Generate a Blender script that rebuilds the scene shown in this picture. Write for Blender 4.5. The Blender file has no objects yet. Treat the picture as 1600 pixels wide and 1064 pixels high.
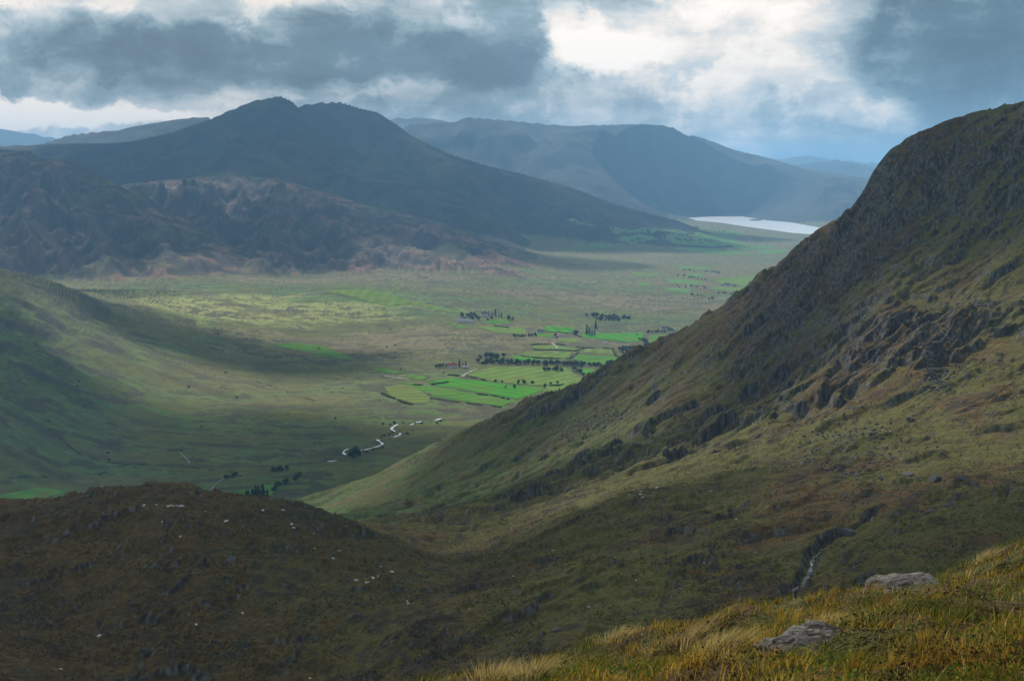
import bpy, math, random
import numpy as np
from mathutils import Vector
random.seed(7); RNG = np.random.default_rng(11)
sc = bpy.context.scene
col = sc.collection
R = math.radians

# ------------------------------------------------------------------ camera
F, CU, CV = 2200.0, 800.0, 532.0           # focal length and centre, in photograph pixels
ZC = 270.0                                  # eye height above the valley floor
PITCH = math.atan(262.0 / 2200.0)
cam = bpy.data.cameras.new('camera'); cam.sensor_width = 36.0; cam.lens = 36.0 * F / 1600.0
cam.clip_start = 0.3; cam.clip_end = 80000
camo = bpy.data.objects.new('camera', cam); col.objects.link(camo)
camo.location = (0, 0, ZC); camo.rotation_euler = (math.pi / 2 - PITCH, 0, 0)
sc.camera = camo

# ------------------------------------------------------------------ light
SUN_AZ, SUN_EL = R(-14), R(38)
S = Vector((math.sin(SUN_AZ) * math.cos(SUN_EL), math.cos(SUN_AZ) * math.cos(SUN_EL), math.sin(SUN_EL)))
sun = bpy.data.lights.new('sun', 'SUN'); sun.energy = 5.0; sun.angle = R(1.2); sun.color = (1.0, 0.93, 0.80)
suno = bpy.data.objects.new('sun', sun); col.objects.link(suno)
suno.rotation_euler = (-S).to_track_quat('-Z', 'Y').to_euler(); suno.location = (0, 0, 3000)
vs = sc.view_settings
vs.view_transform = 'Standard'; vs.look = 'None'; vs.exposure = 0.0; vs.gamma = 1.0; vs.use_curve_mapping = False

# unseen clouds added to shade the land: where each shadow lies (x, y, ground height), half-size x and y, puffs, seed
CLOUD_SHADES = [(-110, 320, 165, 250, 160, 9, 1), (80, 330, 175, 200, 120, 4, 9), (20, 480, 140, 160, 100, 4, 14), (-40, 640, 100, 150, 140, 6, 21), (-800, 1950, 100, 280, 240, 8, 22), (340, 790, 260, 150, 200, 10, 2), (215, 690, 200, 170, 160, 4, 19), (-800, 3600, 60, 350, 300, 9, 20), (-760, 1500, 40, 340, 380, 12, 4), (-330, 1330, 5, 320, 280, 14, 10), (0, 1450, 0, 170, 130, 5, 16), (20, 860, 90, 260, 190, 6, 12), (-480, 2000, 5, 330, 140, 9, 13), (-900, 2500, 30, 260, 240, 7, 17),
          (-1300, 3900, 150, 700, 600, 8, 5), (-700, 4250, 150, 800, 560, 7, 6), (-1000, 3750, 100, 400, 250, 4, 15), (-900, 5700, 350, 1400, 900, 26, 7), (300, 6200, 200, 700, 500, 10, 18)]

class NT:
    """small helper for node trees"""
    def __init__(s, tree): s.t = tree; s.n = tree.nodes; s.l = tree.links
    def node(s, typ, **kw):
        n = s.n.new(typ)
        for k, v in kw.items(): setattr(n, k, v)
        return n
    def put(s, sock, v):
        if isinstance(v, bpy.types.NodeSocket): s.l.new(v, sock)
        elif v is not None: sock.default_value = v
    def m(s, op, a, b=None, c=None, clamp=False):
        n = s.node('ShaderNodeMath', operation=op); n.use_clamp = clamp
        s.put(n.inputs[0], a)
        if b is not None: s.put(n.inputs[1], b)
        if c is not None: s.put(n.inputs[2], c)
        return n.outputs[0]
    def vm(s, op, a, b=None):
        n = s.node('ShaderNodeVectorMath', operation=op); s.put(n.inputs[0], a)
        if b is not None: s.put(n.inputs[1], b)
        return n.outputs[0]
    def noise(s, vec, scale, detail=6, rough=0.55, dist=0.0, out='Fac'):
        n = s.node('ShaderNodeTexNoise'); s.put(n.inputs['Vector'], vec)
        n.inputs['Scale'].default_value = scale; n.inputs['Detail'].default_value = detail
        n.inputs['Roughness'].default_value = rough; n.inputs['Distortion'].default_value = dist
        return n.outputs[out]
    def smooth(s, x, lo, hi):
        n = s.node('ShaderNodeMapRange', interpolation_type='SMOOTHSTEP')
        s.put(n.inputs[0], x); n.inputs[1].default_value = lo; n.inputs[2].default_value = hi
        return n.outputs[0]
    def mix(s, f, a, b, blend='MIX'):
        n = s.node('ShaderNodeMix', data_type='RGBA', blend_type=blend)
        s.put(n.inputs[0], f); s.put(n.inputs[6], a); s.put(n.inputs[7], b)
        return n.outputs[2]
    def ramp(s, f, stops):
        n = s.node('ShaderNodeValToRGB'); e = n.color_ramp.elements
        while len(e) < len(stops): e.new(0.5)
        for el, (p, c) in zip(e, stops): el.position = p; el.color = (*c, 1)
        s.put(n.inputs[0], f); return n.outputs[0]

def make_world():
    w = bpy.data.worlds.new('World'); sc.world = w; w.use_nodes = True
    g = NT(w.node_tree); g.n.clear()
    out = g.node('ShaderNodeOutputWorld'); bg = g.node('ShaderNodeBackground'); bg.inputs[1].default_value = 0.1
    sky = g.node('ShaderNodeTexSky', sky_type='NISHITA'); sky.sun_disc = False
    sky.sun_elevation = SUN_EL; sky.sun_rotation = SUN_AZ; sky.dust_density = 2.0
    d = g.node('ShaderNodeTexCoord').outputs['Generated']
    sep = g.node('ShaderNodeSeparateXYZ'); g.l.new(d, sep.inputs[0])
    x, y, z = sep.outputs
    az = g.m('ARCTAN2', x, y); el = g.m('ARCSINE', z)
    # billows: noise on the direction, flattened so that the cloud banks lie in long streaks
    flat = g.vm('MULTIPLY', d, (1.0, 1.0, 2.3)); puff = g.vm('MULTIPLY', d, (1.0, 1.0, 1.35))
    warp = g.noise(puff, 9.0, 5, 0.55, out='Color')
    wv = g.vm('MULTIPLY', g.vm('SUBTRACT', warp, (0.5, 0.5, 0.5)), (0.10, 0.10, 0.10))
    p = g.vm('ADD', flat, wv); pp = g.vm('ADD', puff, g.vm('MULTIPLY', wv, (0.5, 0.5, 0.5)))
    n1 = g.noise(p, 7.5, 9, 0.60)
    n2 = g.noise(g.vm('ADD', pp, (3.1, 1.7, 5.2)), 16.0, 10, 0.64)
    n3 = g.noise(g.vm('MULTIPLY', p, (1, 1, 1.8)), 3.2, 5, 0.5)
    wa = g.m('ADD', az, g.m('MULTIPLY', g.m('SUBTRACT', n2, 0.5), 0.085))
    we = g.m('ADD', el, g.m('MULTIPLY', g.m('SUBTRACT', g.noise(g.vm('ADD', pp, (7.7, 2.2, 1.2)), 15.0, 9, 0.58), 0.5), 0.07))
    def blob(u, v, ru, rv, lo=0.0, hi=1.0):
        a0, e0 = (u - 800) / F, (270 - v) / F
        q = g.m('ADD', g.m('POWER', g.m('DIVIDE', g.m('SUBTRACT', wa, a0), ru / F), 2.0),
                g.m('POWER', g.m('DIVIDE', g.m('SUBTRACT', we, e0), rv / F), 2.0))
        return g.smooth(g.m('SUBTRACT', 1.0, q), lo, hi)
    b = g.m('ADD', 0.54, g.m('MULTIPLY', g.m('SUBTRACT', n1, 0.5), 0.85))
    b = g.m('ADD', b, g.m('MULTIPLY', g.m('SUBTRACT', n2, 0.5), 0.50))
    b = g.m('ADD', b, g.m('MULTIPLY', g.m('SUBTRACT', n3, 0.5), 0.35))
    b = g.m('ADD', b, g.m('MULTIPLY', g.m('SUBTRACT', g.smooth(n2, 0.46, 0.56), 0.5), 0.11))       # crisp puffs
    st = g.noise(g.vm('MULTIPLY', d, (1, 1, 4.5)), 11.0, 8, 0.6); b = g.m('ADD', b, g.m('MULTIPLY', g.m('SUBTRACT', st, 0.5), 0.60))
    for (u, v, ru, rv, amt, lo, hi) in SKY_BLOBS:
        b = g.m('ADD', b, g.m('MULTIPLY', blob(u, v, ru, rv, lo, hi), amt))
    cloud_shade = g.ramp(b, [(0.0, (0.035, 0.080, 0.115)), (0.22, (0.075, 0.145, 0.19)), (0.45, (0.26, 0.36, 0.41)),
                       (0.66, (0.62, 0.66, 0.67)), (0.84, (1.08, 0.96, 0.84)), (1.0, (1.25, 1.13, 1.0))])
    cl10 = g.vm('MULTIPLY', cloud_shade, (SKY_GAIN, SKY_GAIN, SKY_GAIN))
    full = g.mix(0.93, sky.outputs[0], cl10)
    g.l.new(full, bg.inputs[0]); g.l.new(bg.outputs[0], out.inputs[0])
# cloud banks and gaps of the sky: direction (as photograph pixel), half-size, brightness change, edge
SKY_BLOBS = [
    (420, 90, 480, 58, -0.27, 0.0, 0.8), (720, 58, 170, 90, -0.20, 0.0, 0.45), (120, 135, 420, 30, -0.14, 0.0, 0.9),
    (1480, 85, 185, 125, -0.27, 0.0, 0.4), (1560, 130, 200, 70, -0.12, 0.0, 0.8), (1900, 60, 300, 200, -0.10, 0.0, 0.8),
    (1070, 60, 250, 110, 0.34, 0.0, 0.9), (960, 85, 110, 45, 0.22, 0.0, 0.9), (1230, 10, 150, 60, 0.12, 0.0, 0.9),
    (220, 10, 420, 50, 0.16, 0.0, 0.9), (80, 184, 330, 26, 0.48, 0.0, 0.8), (960, 165, 260, 34, 0.10, 0.0, 0.9), (540, 135, 150, 22, 0.14, 0.0, 0.9),
    (1330, 178, 110, 28, 0.18, 0.0, 0.9), (1200, 232, 360, 40, 0.13, 0.0, 0.9),
]
SKY_GAIN = 10.0
make_world()

# ------------------------------------------------------------------ noise
_P = np.random.default_rng(3).permutation(256).astype(np.int32); _P = np.concatenate([_P, _P])
_A = np.random.default_rng(5).uniform(0, 2 * np.pi, 256); _GX, _GY = np.cos(_A).astype(np.float32), np.sin(_A).astype(np.float32)
def perlin(x, y, seed=0):
    x = np.asarray(x, np.float64) + seed * 17.37; y = np.asarray(y, np.float64) - seed * 9.71
    xi = np.floor(x); yi = np.floor(y); fx = (x - xi).astype(np.float32); fy = (y - yi).astype(np.float32)
    xi = xi.astype(np.int64) & 255; yi = yi.astype(np.int64) & 255; x1 = (xi + 1) & 255; y1 = (yi + 1) & 255
    def gr(a, b, dx, dy):
        h = _P[_P[a] + b]; return _GX[h] * dx + _GY[h] * dy
    u = fx * fx * fx * (fx * (fx * 6 - 15) + 10); v = fy * fy * fy * (fy * (fy * 6 - 15) + 10)
    a = gr(xi, yi, fx, fy); b = gr(x1, yi, fx - 1, fy); c = gr(xi, y1, fx, fy - 1); d = gr(x1, y1, fx - 1, fy - 1)
    return 1.5 * ((a * (1 - u) + b * u) * (1 - v) + (c * (1 - u) + d * u) * v)
def fbm(x, y, wl, octs=5, gain=0.5, seed=0):
    s = 0; a = 1.0; f = 1.0 / wl; t = 0
    for i in range(octs):
        s = s + a * perlin(x * f, y * f, seed + i * 3); t += a; a *= gain; f *= 2.03
    return s / t * 1.4
def ridged(x, y, wl, octs=4, gain=0.5, seed=0):
    s = 0; a = 1.0; f = 1.0 / wl; t = 0
    for i in range(octs):
        s = s + a * (1 - 2 * np.abs(perlin(x * f, y * f, seed + i * 3))); t += a; a *= gain; f *= 2.03
    return s / t
def sst(x, lo, hi):
    t = np.clip((x - lo) / (hi - lo), 0, 1); return t * t * (3 - 2 * t)

# ------------------------------------------------------------------ terrain: heights
CP, SP = math.cos(PITCH), math.sin(PITCH)
def ray(u, v):
    a = (np.asarray(u, float) - CU) / F; b = (CV - np.asarray(v, float)) / F
    dy = CP + b * SP; dz = -SP + b * CP
    return a / dy, dz / dy                   # x and z gained per metre forward
def unproj(u, v, Y):
    rx, rz = ray(u, v); return np.stack([rx * Y, np.asarray(Y, float) + 0 * rx, ZC + rz * Y], -1)
class TPS:
    """thin plate spline through surveyed spot heights, in (bearing, log distance)"""
    def __init__(s, pts, lam=1e-4):
        P = np.array(pts, float); s.c = s.map(P[:, 0], P[:, 1]); z = P[:, 2]; n = len(P)
        K = s.k(((s.c[:, None] - s.c[None]) ** 2).sum(-1)) + lam * np.eye(n)
        A = np.zeros((n + 3, n + 3)); A[:n, :n] = K; A[:n, n] = 1; A[:n, n + 1:] = s.c; A[n, :n] = 1; A[n + 1:, :n] = s.c.T
        s.w = np.linalg.solve(A, np.concatenate([z, [0, 0, 0]]))
    @staticmethod
    def map(x, y):
        r = np.sqrt(x * x + y * y); return np.stack([np.arctan2(x, y) * 2.0, np.log(r)], -1)
    @staticmethod
    def k(d2): return 0.5 * d2 * np.log(d2 + 1e-9)
    def __call__(s, x, y):
        shp = np.shape(x); x = np.ravel(x); y = np.ravel(y); out = np.empty(len(x)); n = len(s.c)
        for i in range(0, len(x), 60000):
            q = s.map(x[i:i + 60000], y[i:i + 60000])
            d2 = (q[:, None, 0] - s.c[None, :, 0]) ** 2 + (q[:, None, 1] - s.c[None, :, 1]) ** 2
            out[i:i + 60000] = s.k(d2) @ s.w[:n] + s.w[n] + q @ s.w[n + 1:]
        return out.reshape(shp)

SPUR = [(1900, 60, 790), (1750, 105, 820), (1600, 155, 850), (1500, 185, 870), (1440, 207, 885), (1392, 232, 895), (1362, 270, 900), (1340, 312, 905), (1270, 370, 930), (1200, 430, 950), (1100, 495, 975),
        (1000, 548, 1000), (850, 620, 1030), (700, 687, 1060), (560, 750, 1090), (430, 792, 1110)]
NBP = [(1600, 300, 720), (1600, 450, 600), (1500, 600, 520), (1600, 700, 440), (1450, 350, 760), (1400, 450, 680), (1300, 450, 770),
       (1300, 550, 660), (1200, 500, 835), (1200, 600, 690), (1130, 715, 530), (1300, 680, 510), (1450, 640, 500), (1000, 600, 885),
       (1000, 680, 720), (1000, 740, 560), (850, 680, 900), (850, 760, 650), (850, 805, 515), (700, 740, 910), (700, 800, 720), (700, 858, 495),
       (600, 780, 930), (560, 805, 840), (500, 795, 980), (480, 815, 900),
       (1130, 760, 450), (1000, 780, 440), (850, 850, 410), (700, 885, 420), (1000, 850, 370), (1300, 760, 400), (1450, 740, 400), (1600, 790, 340),
       (1400, 800, 345), (1230, 940, 290), (1400, 880, 300), (900, 950, 300), (700, 1000, 300), (500, 1050, 300), (900, 1064, 255), (200, 1064, 300), (0, 1000, 312),
       (0, 805, 400), (90, 782, 412), (165, 768, 420), (240, 760, 428), (330, 773, 424), (420, 790, 420), (520, 818, 412), (600, 848, 408), (240, 850, 362), (450, 900, 352), (100, 900, 352), (-250, 800, 400), (-200, 1000, 300)]
nb = [tuple(unproj(*p)) for p in SPUR] + [tuple(unproj(*p)) for p in NBP]
for (u, v, Y) in SPUR:                       # the far side of the spur falls away
    q = unproj(u, v, Y); nb += [(q[0] * 1.12 + 25, Y + 120, q[2] - 45), (q[0] * 1.3 + 60, Y + 330, q[2] - 160)]
for x in (-230, -150): nb += [(x, 560, 112), (x * 1.2, 700, 62), (x * 1.6, 930, 0)]
nb += [(-85, 560, 128), (-100, 700, 88), (-35, 560, 128)]
for x in (-90, -30, 40, 110): nb += [(x * .6, 105, 208), (x, 185, 186 + x * .05)]
nb += [(210, 300, 215), (290, 450, 225), (330, 620, 262), (-250, 1120, -12), (-420, 700, 30), (-400, 1100, -15)]
T_NB = TPS(nb)
VP = [(0, 422, 1900), (50, 446, 1950), (110, 468, 2000), (160, 500, 1950), (0, 500, 1650), (0, 600, 1400), (0, 700, 1200), (100, 600, 1500), (100, 700, 1300), (250, 550, 1850),
      (250, 640, 1560), (0, 780, 1130), (-200, 392, 1850), (-250, 600, 1350), (60, 440, 3000), (300, 440, 3000), (520, 458, 2720), (620, 473, 2600), (720, 490, 2550), (400, 500, 2330), (450, 470, 2620),
      (560, 500, 2450), (700, 530, 2220), (915, 515, 2400), (1050, 520, 2350), (800, 600, 1800), (600, 610, 1720), (400, 560, 2000), (400, 620, 1670), (610, 680, 1450), (450, 735, 1280),
      (300, 690, 1400), (250, 750, 1230), (700, 400, 4000), (900, 420, 3850), (1000, 350, 7000), (1150, 430, 3720), (1100, 400, 4560), (500, 432, 3500), (150, 432, 3300)]
vp = [tuple(unproj(*p)) for p in VP] + [(-1000, 2600, 55), (-1500, 3500, 60), (600, 1500, 0), (900, 2500, 0), (700, 900, 0), (0, 800, 0), (-300, 900, 5), (1600, 4500, 0), (1300, 6300, -3), (1500, 8500, -3), (700, 8500, 2),
      (3000, 9000, 0), (0, 9500, 5), (-3000, 8000, 30), (-6000, 16000, 0), (0, 16000, 0), (6000, 16000, 0), (-12000, 26000, 0), (0, 27000, 0), (12000, 26000, 0), (0, 300, 0), (-300, 300, 0), (300, 300, 0)]
T_V = TPS(vp)

class Ridge:
    """a mountain ridge from its crest line (photograph pixel and distance)"""
    def __init__(s, pts, wf, wb, base=-40, power=1.25, seed=0, amp=40, rough=10, wl=700, gull=1.0):
        q = np.array([unproj(*p) for p in pts]); o = np.argsort(q[:, 0]); q = q[o]
        s.x, s.y, s.z = q.T; s.wf, s.wb, s.base, s.pw, s.seed, s.amp, s.rough, s.wl, s.gull = wf, wb, base - 12, power, seed, amp, rough, wl, gull
    def __call__(s, x, y, detail=False):
        yr = np.interp(x, s.x, s.y); zr = np.interp(x, s.x, s.z)
        n = perlin(x / s.wl, 0 * x, s.seed) + 0.5 * perlin(x / s.wl * 2.3, 0 * x + 3, s.seed + 1)
        wf = s.wf * (1 + 0.35 * n)
        t = np.where(y < yr, (yr - y) / wf, (y - yr) / s.wb)
        p = np.where(t < 1, np.abs(1 - np.clip(t, 0, 1)) ** s.pw, 0) - 0.6 * np.clip(t - 1, 0, 4)
        h = s.base + (zr - s.base) * p
        if detail:
            e = sst(t, 0.0, 0.25) * (1 - sst(t, 0.75, 1.25)) * np.clip((zr - s.base) / 220, 0, 1.3)
            wx = x + 0.12 * s.wl * fbm(x, y, s.wl * 0.6, 3, 0.5, s.seed + 3)
            g = ridged(wx + 0.3 * (y - yr), (y - yr) * 0.42, s.wl * 0.42, 5, 0.42, s.seed + 5)
            h = h + s.amp * (g - 0.25) * (0.03 + 0.97 * e) * s.gull + s.rough * fbm(x, y, s.wl * 0.25, 4, 0.45, s.seed + 9) * (0.05 + 0.95 * e)
            h = h - 40 * sst(t, 0.9, 1.4)
        return h
RIDGES = {
  'rocky_ridge': [
    Ridge([(-300, 215, 4100), (-120, 222, 4050), (0, 233, 4000), (45, 236, 3980), (60, 248, 3970), (95, 249, 3950), (125, 254, 3930), (150, 270, 3900), (200, 298, 3850), (260, 335, 3750), (330, 372, 3650), (420, 415, 3550), (470, 470, 3500)], 900, 700, 0, 1.0, 21, 66, 24, 400),
    Ridge([(-100, 300, 4900), (120, 292, 4850), (215, 285, 4800), (330, 275, 4800), (430, 278, 4750), (500, 298, 4600), (560, 318, 4500), (640, 335, 4400), (700, 352, 4300), (800, 388, 4200), (900, 425, 4100), (960, 470, 4000)], 1250, 700, 0, 1.05, 23, 66, 24, 340)],
  'mountain': [
    Ridge([(-500, 240, 6300), (-200, 235, 6200), (0, 228, 6100), (80, 225, 6050), (200, 222, 6000), (270, 206, 5950), (330, 186, 5900), (360, 172, 5850), (400, 157, 5820), (437, 150, 5800), (455, 157, 5780), (470, 171, 5750), (520, 213, 5650), (560, 235, 5550), (620, 262, 5400), (680, 290, 5250), (760, 330, 5050), (860, 400, 4900)], 1500, 900, 0, 1.2, 31, 60, 14, 900),
    Ridge([(250, 230, 7000), (400, 190, 6900), (470, 165, 6800), (490, 160, 6780), (530, 159, 6750), (560, 168, 6700), (590, 175, 6680), (620, 194, 6650), (640, 210, 6600), (700, 240, 6500), (760, 258, 6400), (850, 280, 6300), (900, 295, 6250), (950, 315, 6200), (1000, 330, 6150), (1060, 345, 6100), (1150, 385, 6000)], 1500, 900, 0, 1.15, 33, 60, 14, 900),
    Ridge([(-100, 260, 8000), (60, 226, 7900), (110, 210, 7800), (180, 203, 7750), (250, 191, 7700), (300, 181, 7650), (325, 183, 7600), (420, 230, 7600), (500, 280, 7600)], 1500, 900, 0, 1.2, 35, 60, 20, 900)],
  'far_mountain': [
    Ridge([(560, 240, 9300), (640, 192, 9300), (715, 190, 9300), (726, 183, 9300), (760, 185, 9300), (880, 196, 9300), (960, 195, 9300), (1036, 193, 9400), (1052, 195, 9400), (1075, 210, 9400), (1100, 216, 9500), (1150, 235, 9600), (1200, 246, 9700), (1260, 264, 9800), (1400, 285, 9900)], 1500, 1200, 0, 1.1, 41, 70, 16, 1300),
    Ridge([(780, 330, 8300), (850, 232, 8700), (900, 205, 8900), (965, 198, 9000), (1010, 215, 8900), (1080, 250, 8850), (1160, 280, 8800), (1300, 275, 8900), (1345, 283, 8900), (1500, 290, 9000)], 1100, 900, 0, 1.1, 43, 60, 16, 1000)],
  'distant_hills': [
    Ridge([(400, 240, 13000), (600, 186, 13000), (650, 182, 13000), (690, 186, 13000), (800, 200, 13000), (900, 260, 13000)], 2000, 1500, 0, 1.1, 51, 60, 20, 1500),
    Ridge([(1100, 275, 14000), (1200, 260, 14000), (1250, 256, 14000), (1305, 249, 14000), (1340, 255, 14000), (1400, 266, 14000), (1700, 250, 14000)], 1800, 1500, 0, 1.1, 53, 60, 20, 1500),
    Ridge([(1050, 262, 19000), (1230, 246, 19000), (1260, 243, 19000), (1300, 249, 19000), (1400, 256, 19000), (1700, 240, 19000)], 2500, 1500, 0, 1.1, 55, 40, 20, 2500),
    Ridge([(-400, 205, 14500), (-100, 196, 14500), (0, 202, 14500), (30, 205, 14500), (85, 215, 14500), (150, 232, 14500), (300, 268, 14500)], 2500, 1500, 0, 1.1, 57, 60, 20, 1500)],
}
NAMES = ['valley_floor', 'grassy_slope', 'hillside'] + list(RIDGES)
EDGE_A, EDGE_B = np.array([-1.6, 21.0]), np.array([11.8, 31.5])
def fg_height(x, y, detail):
    z = 268.66 + 0.218 * x - 0.298 * y - 0.36 * np.exp(-((x - 8.0) / 3.2) ** 2)
    e = EDGE_B - EDGE_A; nrm = np.array([-e[1], e[0]]) / np.hypot(*e)
    d = (x - EDGE_A[0]) * nrm[0] + (y - EDGE_A[1]) * nrm[1]
    z = z - 0.022 * np.clip(d + 3, 0, 60) ** 2 - 0.3 * np.clip(d - 25, 0, None)
    if detail: z = z + 0.33 * fbm(x, y, 3.6, 4, 0.5, 71) + 0.20 * fbm(x, y, 1.5, 3, 0.5, 73) + 0.08 * fbm(x, y, 0.6, 2, 0.5, 75)
    return z
def nb_noise(x, y):
    """crags, ledges and hummocks of the near hillside"""
    dx, dy = 0.83, 0.56                      # the rock beds run obliquely up the spur
    wx = x + 9 * fbm(x, y, 48, 3, 0.5, 78); wy = y + 9 * fbm(x, y, 48, 3, 0.5, 79)
    s = wx * dx + wy * dy; t = -wx * dy + wy * dx
    up = sst(y - 420 - 0.25 * np.clip(200 - x, 0, 400), 0, 160)                 # crag zone
    m = sst(fbm(x, y, 150, 3, 0.5, 84), -0.30, 0.30)
    n = fbm(s / 2.4, t, 34, 5, 0.56, 81)
    n2 = fbm(s / 1.7, t, 13, 4, 0.55, 87)
    crag = (sst(n, -0.22, 0.34) - 0.5) * 7.2 + (sst(n2, -0.15, 0.32) - 0.5) * 3.4 + 1.3 * ridged(s / 1.6, t, 19, 4, 0.52, 88)
    zone = (0.25 + 0.75 * up) * (0.40 + 0.60 * m) * (0.45 + 0.55 * sst(x, -150, 60))
    hum = 2.3 * fbm(x, y, 52, 5, 0.48, 91) + 0.60 * fbm(x, y, 7, 3, 0.5, 95)
    kn = sst(-x - 10, -60, 60) * (1 - up)
    craglet = sst(fbm(s / 1.7, t, 19, 5, 0.55, 97), 0.08, 0.36) * 1.5 * (1 - up)
    fade = sst(y, 120, 230)
    return (crag * zone + hum * (0.75 + 0.55 * kn) + craglet + kn * (0.8 * ridged(wx, wy, 16, 4, 0.5, 99) - 0.3)) * fade
LAKE = [(1076, 341), (1112, 338.5), (1159, 338.5), (1194, 344), (1237, 348), (1281, 356), (1340, 362), (1345, 372), (1269, 366.5), (1237, 364), (1175, 355.5), (1128, 348.5), (1090, 345)]
def pt_ground0(u, v, z=0.0):
    rx, rz = ray(u, v); Y = (z - ZC) / rz; return rx * Y, Y
LAKE_XY = np.array([pt_ground0(u, v) for u, v in LAKE])
def inside(x, y, poly):
    r = np.zeros(np.shape(x), bool); n = len(poly)
    for i in range(n):
        x0, y0 = poly[i]; x1, y1 = poly[(i + 1) % n]
        if y0 == y1: continue
        c = ((y0 > y) != (y1 > y)) & (x < (x1 - x0) * (y - y0) / (y1 - y0) + x0); r ^= c
    return r
def seg_dist(x, y, pts):
    d = np.full(np.shape(x), 1e9)
    for (a, b) in zip(pts[:-1], pts[1:]):
        a = np.array(a[:2]); b = np.array(b[:2]); e = b - a; L = (e @ e) + 1e-9
        t = np.clip(((x - a[0]) * e[0] + (y - a[1]) * e[1]) / L, 0, 1)
        d = np.minimum(d, np.hypot(x - a[0] - t * e[0], y - a[1] - t * e[1]))
    return d
def smax(a, b, k):
    h = np.clip(0.5 + 0.5 * (a - b) / k, 0, 1); return b * (1 - h) + a * h + k * h * (1 - h)
STREAMS = []                                  # filled below: (polyline, half width, depth)
def heights(x, y, detail=True):
    """height of the land and which landform is on top"""
    x = np.asarray(x, float); y = np.asarray(y, float)
    V = T_V(x, y)
    V = np.where(y < 700, np.minimum(V, 0), V)
    V = np.maximum(V, -2.5 + 0 * V)
    if detail:
        far = sst(y, 2500, 5000)
        V = V + 6.0 * fbm(x, y, 300, 5, 0.5, 61) * (0.35 + 0.65 * sst(V, 5, 60)) + (1.0 + 0.8 * sst(V, 4, 30)) * fbm(x, y, 45, 4, 0.55, 65) + 15 * sst(V, 18, 90) * (fbm(x, y, 150, 6, 0.55, 67) + 0.35 * ridged(x + y, y - x, 90, 4, 0.5, 68) - 0.1) * (1 - far)
        lk = inside(x, y, LAKE_XY); V = np.where(lk, -2.6, np.maximum(V, np.where((y > 6000) & (y < 9500), 0.4, -2.0)))
    H = V.copy(); idx = np.zeros(x.shape, np.int8)
    def add(h, i, k):
        nonlocal H, idx
        idx = np.where(h > H, i, idx); H = smax(h, H, k)
    for i, (nm, rs) in enumerate(RIDGES.items()):
        for r in rs:
            mk = (x > r.x[0]) & (x < r.x[-1]) & (y > r.y.min() - 3 * r.wf) & (y < r.y.max() + 3 * r.wb)
            h = np.full(x.shape, -500.0)
            if mk.any(): h[mk] = r(x[mk], y[mk], detail)
            add(h, i + 3, 26.0)
    mk = (y > 5200) & (y < 10500) & (x > 300) & (x < 4500)          # the lake basin lies open
    if mk.any():
        d = seg_dist(x[mk], y[mk], list(LAKE_XY) + [LAKE_XY[0]]); d = np.where(inside(x[mk], y[mk], LAKE_XY), 0, d); hm = H[mk]
        H[mk] = np.where(d <= 0, -2.6, np.minimum(hm, 0.5 + 60 * (d / 260.0) ** 2.3))
    mk = (y < 1700) & (np.abs(x) < 900); h = np.full(x.shape, -500.0)
    if mk.any():
        xs, ys = x[mk], y[mk]; hh = T_NB(xs, ys)
        hh = np.minimum(hh, 262 - 0.45 * ys) * (ys < 150) + hh * (ys >= 150) - 400 * sst(ys, 1250, 1650) - 300 * sst(np.abs(xs), 480, 800)
        if detail:
            hh = hh + nb_noise(xs, ys)
            for (pl, wd, dp) in STREAMS:
                bb = (xs > min(p[0] for p in pl) - 12) & (xs < max(p[0] for p in pl) + 12)
                if bb.any(): d = seg_dist(xs[bb], ys[bb], pl); hh[bb] -= dp * (1 - sst(d, wd * 0.4, wd * 1.6))
        h[mk] = hh
    add(h, 2, 4.0)
    mk = (y < 90) & (np.abs(x) < 60); h = np.full(x.shape, -500.0)
    if mk.any(): h[mk] = fg_height(x[mk], y[mk], detail)
    add(h, 1, 0.01)
    return H, idx
def zat(x, y): return heights(np.array([x], float), np.array([y], float))[0][0]
def pick(uv, y0=1100.0, y1=9500.0, n=1400, det=False):
    """where the sight lines through these photograph pixels meet the land"""
    uv = np.array(uv, float); rx, rz = ray(uv[:, 0], uv[:, 1])
    Y = np.exp(np.linspace(math.log(y0), math.log(y1), n))
    X = rx[:, None] * Y[None]; Z = ZC + rz[:, None] * Y[None]
    Hh, _ = heights(X.ravel(), np.broadcast_to(Y, X.shape).ravel(), det); Hh = Hh.reshape(X.shape)
    hit = Z < Hh; k = np.where(hit.any(1), hit.argmax(1), n - 1)
    y = Y[k]; x = rx * y; z, _ = heights(x, y)
    return np.stack([x, y, z], -1)

# the two burns on the near hillside
b1 = pick([(1372, 788), (1352, 806), (1322, 818), (1290, 832), (1272, 850), (1266, 872), (1252, 898), (1240, 920), (1226, 944)], 200, 900)
b2 = pick([(1420, 800), (1390, 822), (1360, 845), (1335, 868), (1310, 885)], 200, 900)
b3 = pick([(1052, 905), (1040, 935), (1030, 960)], 200, 900)
STREAMS += [(b1, 1.7, 2.3), (b2, 0.9, 0.7), (b3, 0.8, 0.7)]

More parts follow.
